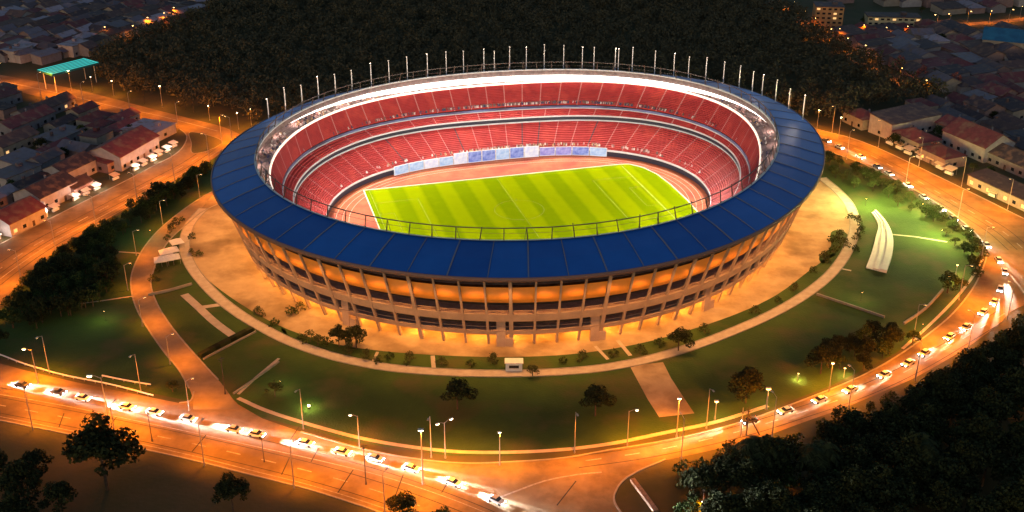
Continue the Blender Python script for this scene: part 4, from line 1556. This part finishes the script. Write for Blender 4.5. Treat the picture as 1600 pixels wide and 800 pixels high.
def stall_proto(am):
    e = empty('market_stall')
    mb = MB(); mb.box((0, -.6, .5), (3.6, .9, 1.0)); mb.build('counter', M['whitebox'], e)
    for x in (-1.9, 1.9):
        for y, h in ((-1.3, 2.3), (1.3, 2.9)):
            mb = MB()
            mb.tube((x, y, 0), (x, y, h), .05, .05, 5)
            mb.build('post', M['metal'], e)
    mb = MB()
    mb.face([(-2.2, -1.7, 2.25), (2.2, -1.7, 2.25), (2.2, 1.5, 3.0), (-2.2, 1.5, 3.0)])
    mb.face([(-2.2, -1.7, 2.25), (-2.2, -1.7, 1.95), (2.2, -1.7, 1.95), (2.2, -1.7, 2.25)])
    mb.face([(-2.2, 1.5, 2.94), (2.2, 1.5, 2.94), (2.2, -1.7, 2.19), (-2.2, -1.7, 2.19)])
    mb.build('awning', am, e)
    mb = MB(); mb.box((0, 0, 2.2), (2.4, .15, .12)); mb.build('tube_light', M['led'], e)
    return e


STP = [stall_proto(m_) for m_ in STM]
k = 0
ll = spline(gp([(0, 376), (50, 350), (100, 325), (150, 300), (200, 274), (235, 256), (262, 240), (283, 226)]), 6)
for p in resample(ll, 5.6):
    if random.random() < .1 or not in_frame((p.x, p.y, 1), 4):
        continue
    n = Vector((math.sin(aL), -math.cos(aL), 0))
    q = p - n * random.uniform(1.2, 2.6)
    o = place(STP[0 if random.random() < .7 else 1], (q.x, q.y, 0), aL + random.gauss(0, .06), f'white lit stall beside the left road, {nth(k)} from the left', 'stall', 'stalls beside the left road', .8)
    if k % 2 == 0:
        lamp_light('stall_light', 'POINT', (q.x + n.x * 2.2, q.y + n.y * 2.2, 2.6), 1000, (1, .86, .72), size=.4)
    k += 1
counts['stalls'] = k
k = 0
rl = spline(gp([(1385, 226), (1420, 243), (1460, 263), (1500, 283), (1540, 305), (1580, 326)]), 6)
for p in resample(rl, 6.2):
    if random.random() < .3:
        continue
    n = Vector((-math.sin(aR), math.cos(aR), 0))
    q = p + n * random.uniform(1.5, 3.5)
    if not in_frame((q.x, q.y, 1), 4):
        continue
    place(STP[1 if random.random() < .6 else 2], (q.x, q.y, 0), aR + PI * (math.sin(aR + PI) * 0) + random.gauss(0, .08), f'warm lit stall beside the right road, {nth(k)} from the far end', 'stall', 'stalls beside the right road')
    k += 1
# lit white shop front facing the left road
p = g(64, 344)
e = empty('shop_front', (p.x, p.y, 0), aL)
tag(e, 'bright white lit shop facade beside the left road', 'shop front')
mb = MB(); mb.box((0, 1.0, 2.9), (7.0, 2.0, 5.8)); mb.build('wall', M['whitebox'], e)
mb = MB(); mb.box((0, -.06, 3.6), (6.4, .12, 3.6)); mb.build('sign_panel', mat('lit_sign_panel', (.8, .78, .76), .5, (.5, .46, .5), .8, emit=(1, .9, .85), estr=.5), e)
mb = MB(); mb.box((0, -.05, .95), (5.4, .1, 1.7)); mb.build('window', M['glassdark'], e)
# teal lit canopy
p = g(112, 134)
e = empty('station_canopy', (p.x, p.y, 0), ang_of((92, 106), (148, 92)))
tag(e, 'teal lit flat canopy on posts beside the upper road', 'canopy')
for x in (-11, 11):
    for y in (-4.5, 4.5):
        mb = MB()
        mb.tube((x, y, 0), (x, y, 9.1), .2, .2, 6)
        mb.build('post', M['mast'], e)
tg = mat('teal_light_panel', (.05, .4, .4), .5, emit=(.06, .8, .72), estr=.6)
mb = MB(); mb.box((0, 0, 9.5), (26, 13, .9)); mb.build('canopy', mat('dark_teal_canopy', (.03, .14, .15), .5), e)
mb = MB()
for y in (-5.6, -3.3, -1.1, 1.1, 3.3, 5.6):
    mb.box((0, y, 10.02), (25, .9, .12))
for x in (-12.5, 12.5):
    mb.box((x, 0, 10.03), (.6, 12.4, .14))
mb.build('light_panel', tg, e)

# ------------------------------------------------------------------ things on the lawns
def wall_thing(name, px, w, h, m, label, cat):
    line = spline(gp(px), 5)
    mb = MB()
    wall_strip(mb, line, w, 0, h)
    return tag(mb.build(name, m), label, cat)


wall_thing('garden_wall', [(1276, 461), (1330, 479), (1382, 497)], .5, .7, M['kerb'], 'low pale wall crossing the right lawn from the ring path', 'garden wall')
wall_thing('garden_wall', [(1412, 507), (1445, 484), (1473, 454)], .6, .7, M['kerb'], 'low pale wall leading to the round dark tree on the right lawn', 'garden wall')
wall_thing('garden_wall', [(232, 462), (265, 455), (300, 445)], .5, .8, M['kerb'], 'low pale wall between access road and ring path', 'garden wall')
wall_thing('garden_wall', [(365, 616), (400, 592), (436, 566)], .4, .5, M['kerb'], 'low wall slanting down the lawn right of the access road', 'garden wall')
wall_thing('hedge', [(312, 558), (350, 538), (394, 516)], 1.6, 1.1, M['leaf3'], 'dark clipped hedge strip between access road and ring path', 'hedge')
wall_thing('garden_wall', [(318, 562), (356, 542), (400, 519)], .4, .5, M['kerb'], 'low pale wall along the dark hedge strip', 'garden wall')
# white terraced steps on the right lawn
e = empty('amphitheatre_steps', g(1375, 380))
tag(e, 'white curved terrace of broad steps on the right lawn', 'steps')
Ls = spline(gp([(1362, 333), (1372, 352), (1368, 372), (1362, 395), (1353, 419)]), 6)
Rs = spline(gp([(1368, 332), (1384, 350), (1394, 372), (1394, 398), (1385, 427)]), 6)
o0 = e.location
for s in range(3):
    mb = MB()
    k0, k1 = s / 3, (s + 1) / 3
    A = [a + (b - a) * k0 for a, b in zip(Ls, Rs)]
    B = [a + (b - a) * k1 for a, b in zip(Ls, Rs)]
    z = .35 + .4 * s
    for i in range(len(A) - 1):
        mb.face([(q.x - o0.x, q.y - o0.y, z) for q in (A[i], B[i], B[i + 1], A[i + 1])][::-1])
        mb.face([(A[i].x - o0.x, A[i].y - o0.y, z - .4), (A[i].x - o0.x, A[i].y - o0.y, z), (A[i + 1].x - o0.x, A[i + 1].y - o0.y, z), (A[i + 1].x - o0.x, A[i + 1].y - o0.y, z - .4)])
        mb.face([(B[i].x - o0.x, B[i].y - o0.y, z), (B[i].x - o0.x, B[i].y - o0.y, 0), (B[i + 1].x - o0.x, B[i + 1].y - o0.y, 0), (B[i + 1].x - o0.x, B[i + 1].y - o0.y, z)])
    a, b = A[-1], B[-1]
    mb.face([(a.x - o0.x, a.y - o0.y, 0), (b.x - o0.x, b.y - o0.y, 0), (b.x - o0.x, b.y - o0.y, z), (a.x - o0.x, a.y - o0.y, z)])
    mb.build('step', mat('white_terrazzo', (.76, .72, .7), .7, (.68, .63, .61), .4), e)


# white guard rail on the upper kerb of the main road
def guard(px, label, h=.9):
    line = spline(gp(px), 6)
    e = empty('guard_rail', line[0])
    tag(e, label, 'guard rail')
    mb = MB()
    wall_strip(mb, [p - line[0] for p in line], .18, h - .4, h)
    mb.build('rail', M['whitebox'], e)
    mb = MB()
    for p in resample(line, 3.5):
        q = p - line[0]
        mb.box((q.x, q.y, h / 2 - .1), (.14, .14, h))
    mb.build('post', M['metal'], e)


guard([(-30, 550), (0, 557), (40, 572), (100, 589), (170, 603), (240, 621)], 'long white guard rail on the upper kerb of the main road')
guard([(160, 590), (200, 598), (236, 604)], 'short guard rail above the long white one')
# kiosk, white containers by the left plaza
for (u, v, w, d, h, rot, lab, nm) in ((803, 577, 4.6, 2.4, 2.6, 0, 'small white kiosk beside the ring path before the front facade', 'kiosk'), ):
    e = empty(nm, g(u, v), rot)
    tag(e, lab, 'kiosk')
    mb = MB(); mb.box((0, 0, h / 2), (w, d, h)); mb.build('wall', M['whitebox'], e)
    mb = MB(); mb.box((0, 0, h + .1), (w + .5, d + .5, .2)); mb.build('roof', M['whitebox'], e)
    mb = MB(); mb.box((0, -d / 2 - .03, 1.5), (w * .6, .1, .9)); mb.build('window', M['glassdark'], e)
TENTP = None


def tent():
    e = empty('party_tent')
    for x in (-2, 2):
        for y in (-2, 2):
            mb = MB()
            mb.tube((x, y, 0), (x, y, 2.3), .05, .05, 5)
            mb.build('post', M['metal'], e)
    mb = MB()
    c = [(-2.2, -2.2, 2.2), (2.2, -2.2, 2.2), (2.2, 2.2, 2.2), (-2.2, 2.2, 2.2)]
    for i in range(4):
        j = (i + 1) % 4
        mb.face([c[i], c[j], (0, 0, 3.4)])
        mb.face([(c[i][0], c[i][1], 1.9), (c[j][0], c[j][1], 1.9), c[j], c[i]])
    mb.build('canopy', M['whitebox'], e)
    return e


TENTP = tent()
for k, (u, v, lab) in enumerate(((252, 414, 'leftmost of the lower row'), (262, 412, 'second of the lower row'), (272, 410, 'rightmost of the lower row'), (260, 402, 'left one of the upper row'), (270, 399, 'middle one of the upper row'), (277, 386, 'farthest, by the ring path'))):
    p = g(u, v)
    place(TENTP, (p.x, p.y, .02), .3 + .05 * k, f'white square tent on the grass left of the plaza, {lab}', 'tent', 'white tents left of the plaza', .95)
# tall bare stems by the ring road with a leaning one
e = empty('bare_pole_group', g(1161, 682))
for k, (u, v, vt, lean, lab) in enumerate(((1157, 682, 625, 0, 'tall bare stem by the ring road, left one of two close ones'), (1166, 680, 626, 0, 'tall bare stem by the ring road, right one of two close ones'), (1187, 680, 650, -3.2, 'stem leaning over beside the two tall bare ones'))):
    p = g(u, v)
    o = empty('bare_tree', p)
    tag(o, lab, 'tree')
    mb = MB()
    hh = 8.5 if k < 2 else 6
    mb.tube((0, 0, 0), (lean * .5, 0, hh * .5), .22, .16, 6); mb.tube((lean * .5, 0, hh * .5), (lean, .2, hh), .16, .08, 6)
    mb.build('trunk', M['trunk'] if k else M['metal'], o)
    mb = MB()
    for j in range(5):
        a = j * 1.3
        mb.tube((lean * .8, .1, hh * .8), (lean * .8 + 1.2 * math.cos(a), 1.2 * math.sin(a), hh * (.9 + .05 * j)), .06, .02, 4)
    mb.build('branch', M['trunk'], o)
bpy.data.objects.remove(e)
# fallen pale log at the bottom edge of the right forest
line = gp([(988, 752), (1000, 768), (1012, 784), (1025, 802)])
e = empty('stone_wall', line[0])
tag(e, 'rough pale stone wall slanting down into the bottom right forest', 'wall')
mb = MB()
wall_strip(mb, [p - line[0] for p in line], 1.2, 0, .9)
mb.build('wall', mat('rough_stone', (.3, .2, .14), .95, (.16, .11, .08), 1.5, bump=.6), e)


# ------------------------------------------------------------------ cars
def car_proto(paint):
    e = empty('car')
    bm = bmesh.new()
    prof = [(-2.15, .35), (-2.2, .75), (-2.05, .95), (-1.2, 1.0), (1.0, .95), (2.0, .8), (2.15, .6), (2.1, .35)]
    mb = MB()
    n = len(prof)
    w = .86
    L_ = [(x, -w, z) for x, z in prof]; R_ = [(x, w, z) for x, z in prof]
    mb.face(L_[::-1]); mb.face(R_)
    for i in range(n):
        j = (i + 1) % n
        mb.face([L_[i], L_[j], R_[j], R_[i]])
    bm.free()
    mb.face([(-.95, -.62, 1.46), (.35, -.62, 1.46), (.35, .62, 1.46), (-.95, .62, 1.46)])
    mb.build('body', paint, e)
    mb = MB()
    bt = [(-1.75, -.8, .98), (1.05, -.8, .96), (1.05, .8, .96), (-1.75, .8, .98)]
    tp = [(-.97, -.64, 1.44), (.37, -.64, 1.44), (.37, .64, 1.44), (-.97, .64, 1.44)]
    for i in range(4):
        j = (i + 1) % 4
        mb.face([bt[i], bt[j], tp[j], tp[i]])
    mb.build('windows', M['carglass'], e).name = 'cabin_glass'
    for x in (-1.35, 1.35):
        for y in (-.8, .8):
            mb = MB(); mb.tube((x, y - .1, .32), (x, y + .1, .32), .32, .32, 12); mb.build('wheel', M['tyre'], e)
    for y in (-.6, .6):
        mb = MB(); mb.box((2.14, y, .66), (.1, .34, .18)); mb.build('headlight', M['headlight'], e)
        mb = MB(); mb.box((-2.19, y, .78), (.08, .32, .16)); mb.build('tail_light', M['taillight'], e)
    for y in (-.7, .7):
        lamp_light('headlight_beam', 'SPOT', (2.35, y * .85, .85), 560000, (.95, .95, 1), e, aim=(26, y * .4, 0), cone=18, blend=.8, size=.12)
    return e


CARS = [car_proto(c) for c in CARP]
CN = ['white', 'silver', 'cream', 'dark']
DIM = bpy.data.lights.new('dipped_beam', 'SPOT')
DIM.energy = 170000
DIM.color = (1, .9, .75)
DIM.spot_size = math.radians(14)
DIM.spot_blend = .8
DIM.shadow_soft_size = .12
S1 = spline(gp([(-60, 586), (0, 597), (100, 617), (200, 638), (300, 659), (400, 680), (500, 701), (560, 714), (630, 731), (700, 754), (760, 778), (840, 815), (900, 845)]), 8)
S2 = spline(gp([(1288, 221), (1340, 245), (1400, 280), (1450, 315), (1500, 352), (1540, 385), (1563, 415), (1568, 440), (1555, 470), (1525, 500), (1470, 538), (1400, 580), (1330, 610), (1260, 635), (1180, 658)]), 8)
for line, step, lab, grp in ((S1, 10.5, 'stream on the main road', 'cars on the main road'), (S2, 11.0, 'stream on the ring road', 'cars on the ring road')):
    pts = resample(line, step)
    k = 0
    for p, n in zip(pts, normals(pts)):
        if not in_frame((p.x, p.y, .5), 30) or pix((p.x, p.y, .5))[1] > 788:
            continue
        i = random.choices(range(4), (7, 4, 2, 2))[0]
        p = p + Vector((n.y, -n.x, 0)) * random.uniform(-2.2, 2.2) + n * random.uniform(-.35, .35)
        p = Vector((p.x, p.y, 0))
        ang = math.atan2(-n.x, n.y)
        place(CARS[i], (p.x, p.y, .06), ang, f'{CN[i]} car, headlights on, in the {lab}, {nth(k)} from far end', 'car', grp)
        if line is S2:
            for ch in list(LAST[0].children):
                if ch.type == 'LIGHT':
                    ch.data = DIM
        k += 1
    counts[grp] = k

# ------------------------------------------------------------------ unused prototypes out
for pr in [MP] + list(LP.values()) + [RL, RA, FL, PALM, PINK, TENTP] + TREES + SHRUB + STP + CARS:
    if pr.name not in USED:
        for ch in list(pr.children_recursive):
            bpy.data.objects.remove(ch)
        bpy.data.objects.remove(pr)

# ------------------------------------------------------------------ sky, moon, camera
w = bpy.data.worlds.new('World')
SC.world = w
w.use_nodes = True
nt = w.node_tree
bg = nt.nodes['Background']
sky = nt.nodes.new('ShaderNodeTexSky')
sky.sky_type = 'NISHITA'
sky.sun_disc = False
sky.sun_elevation = math.radians(7)
sky.sun_rotation = math.radians(200)
sky.air_density = 1.2
sky.dust_density = 1.0
sky.ozone_density = 2.0
nt.links.new(sky.outputs['Color'], bg.inputs['Color'])
bg.inputs['Strength'].default_value = 0.13
sun = bpy.data.lights.new('moon', 'SUN')
sun.energy = .03
sun.angle = math.radians(5)
sun.color = (.75, .8, 1)
so = bpy.data.objects.new('moon', sun)
COL.objects.link(so)
so.rotation_euler = (math.radians(42), 0, math.radians(20))

cam = bpy.data.cameras.new('camera')
cam.sensor_width = 36
cam.lens = 36 * FOC
cam.clip_end = 6000
co = bpy.data.objects.new('camera', cam)
COL.objects.link(co)
co.location = (0, 0, CAM_H)
co.rotation_euler = (PI / 2 - PITCH, 0, 0)
SC.camera = co
SC.view_settings.view_transform = 'Standard'
SC.view_settings.look = 'None'
SC.view_settings.exposure = 0
SC.view_settings.gamma = 1
SC.view_settings.use_curve_mapping = False
SC.cycles.use_denoising = True
SC.cycles.max_bounces = 4
SC.cycles.diffuse_bounces = 2
SC.cycles.glossy_bounces = 2
SC.cycles.sample_clamp_indirect = 4
SC.cycles.sample_clamp_direct = 0
print('COUNTS', counts, len(bpy.data.objects))
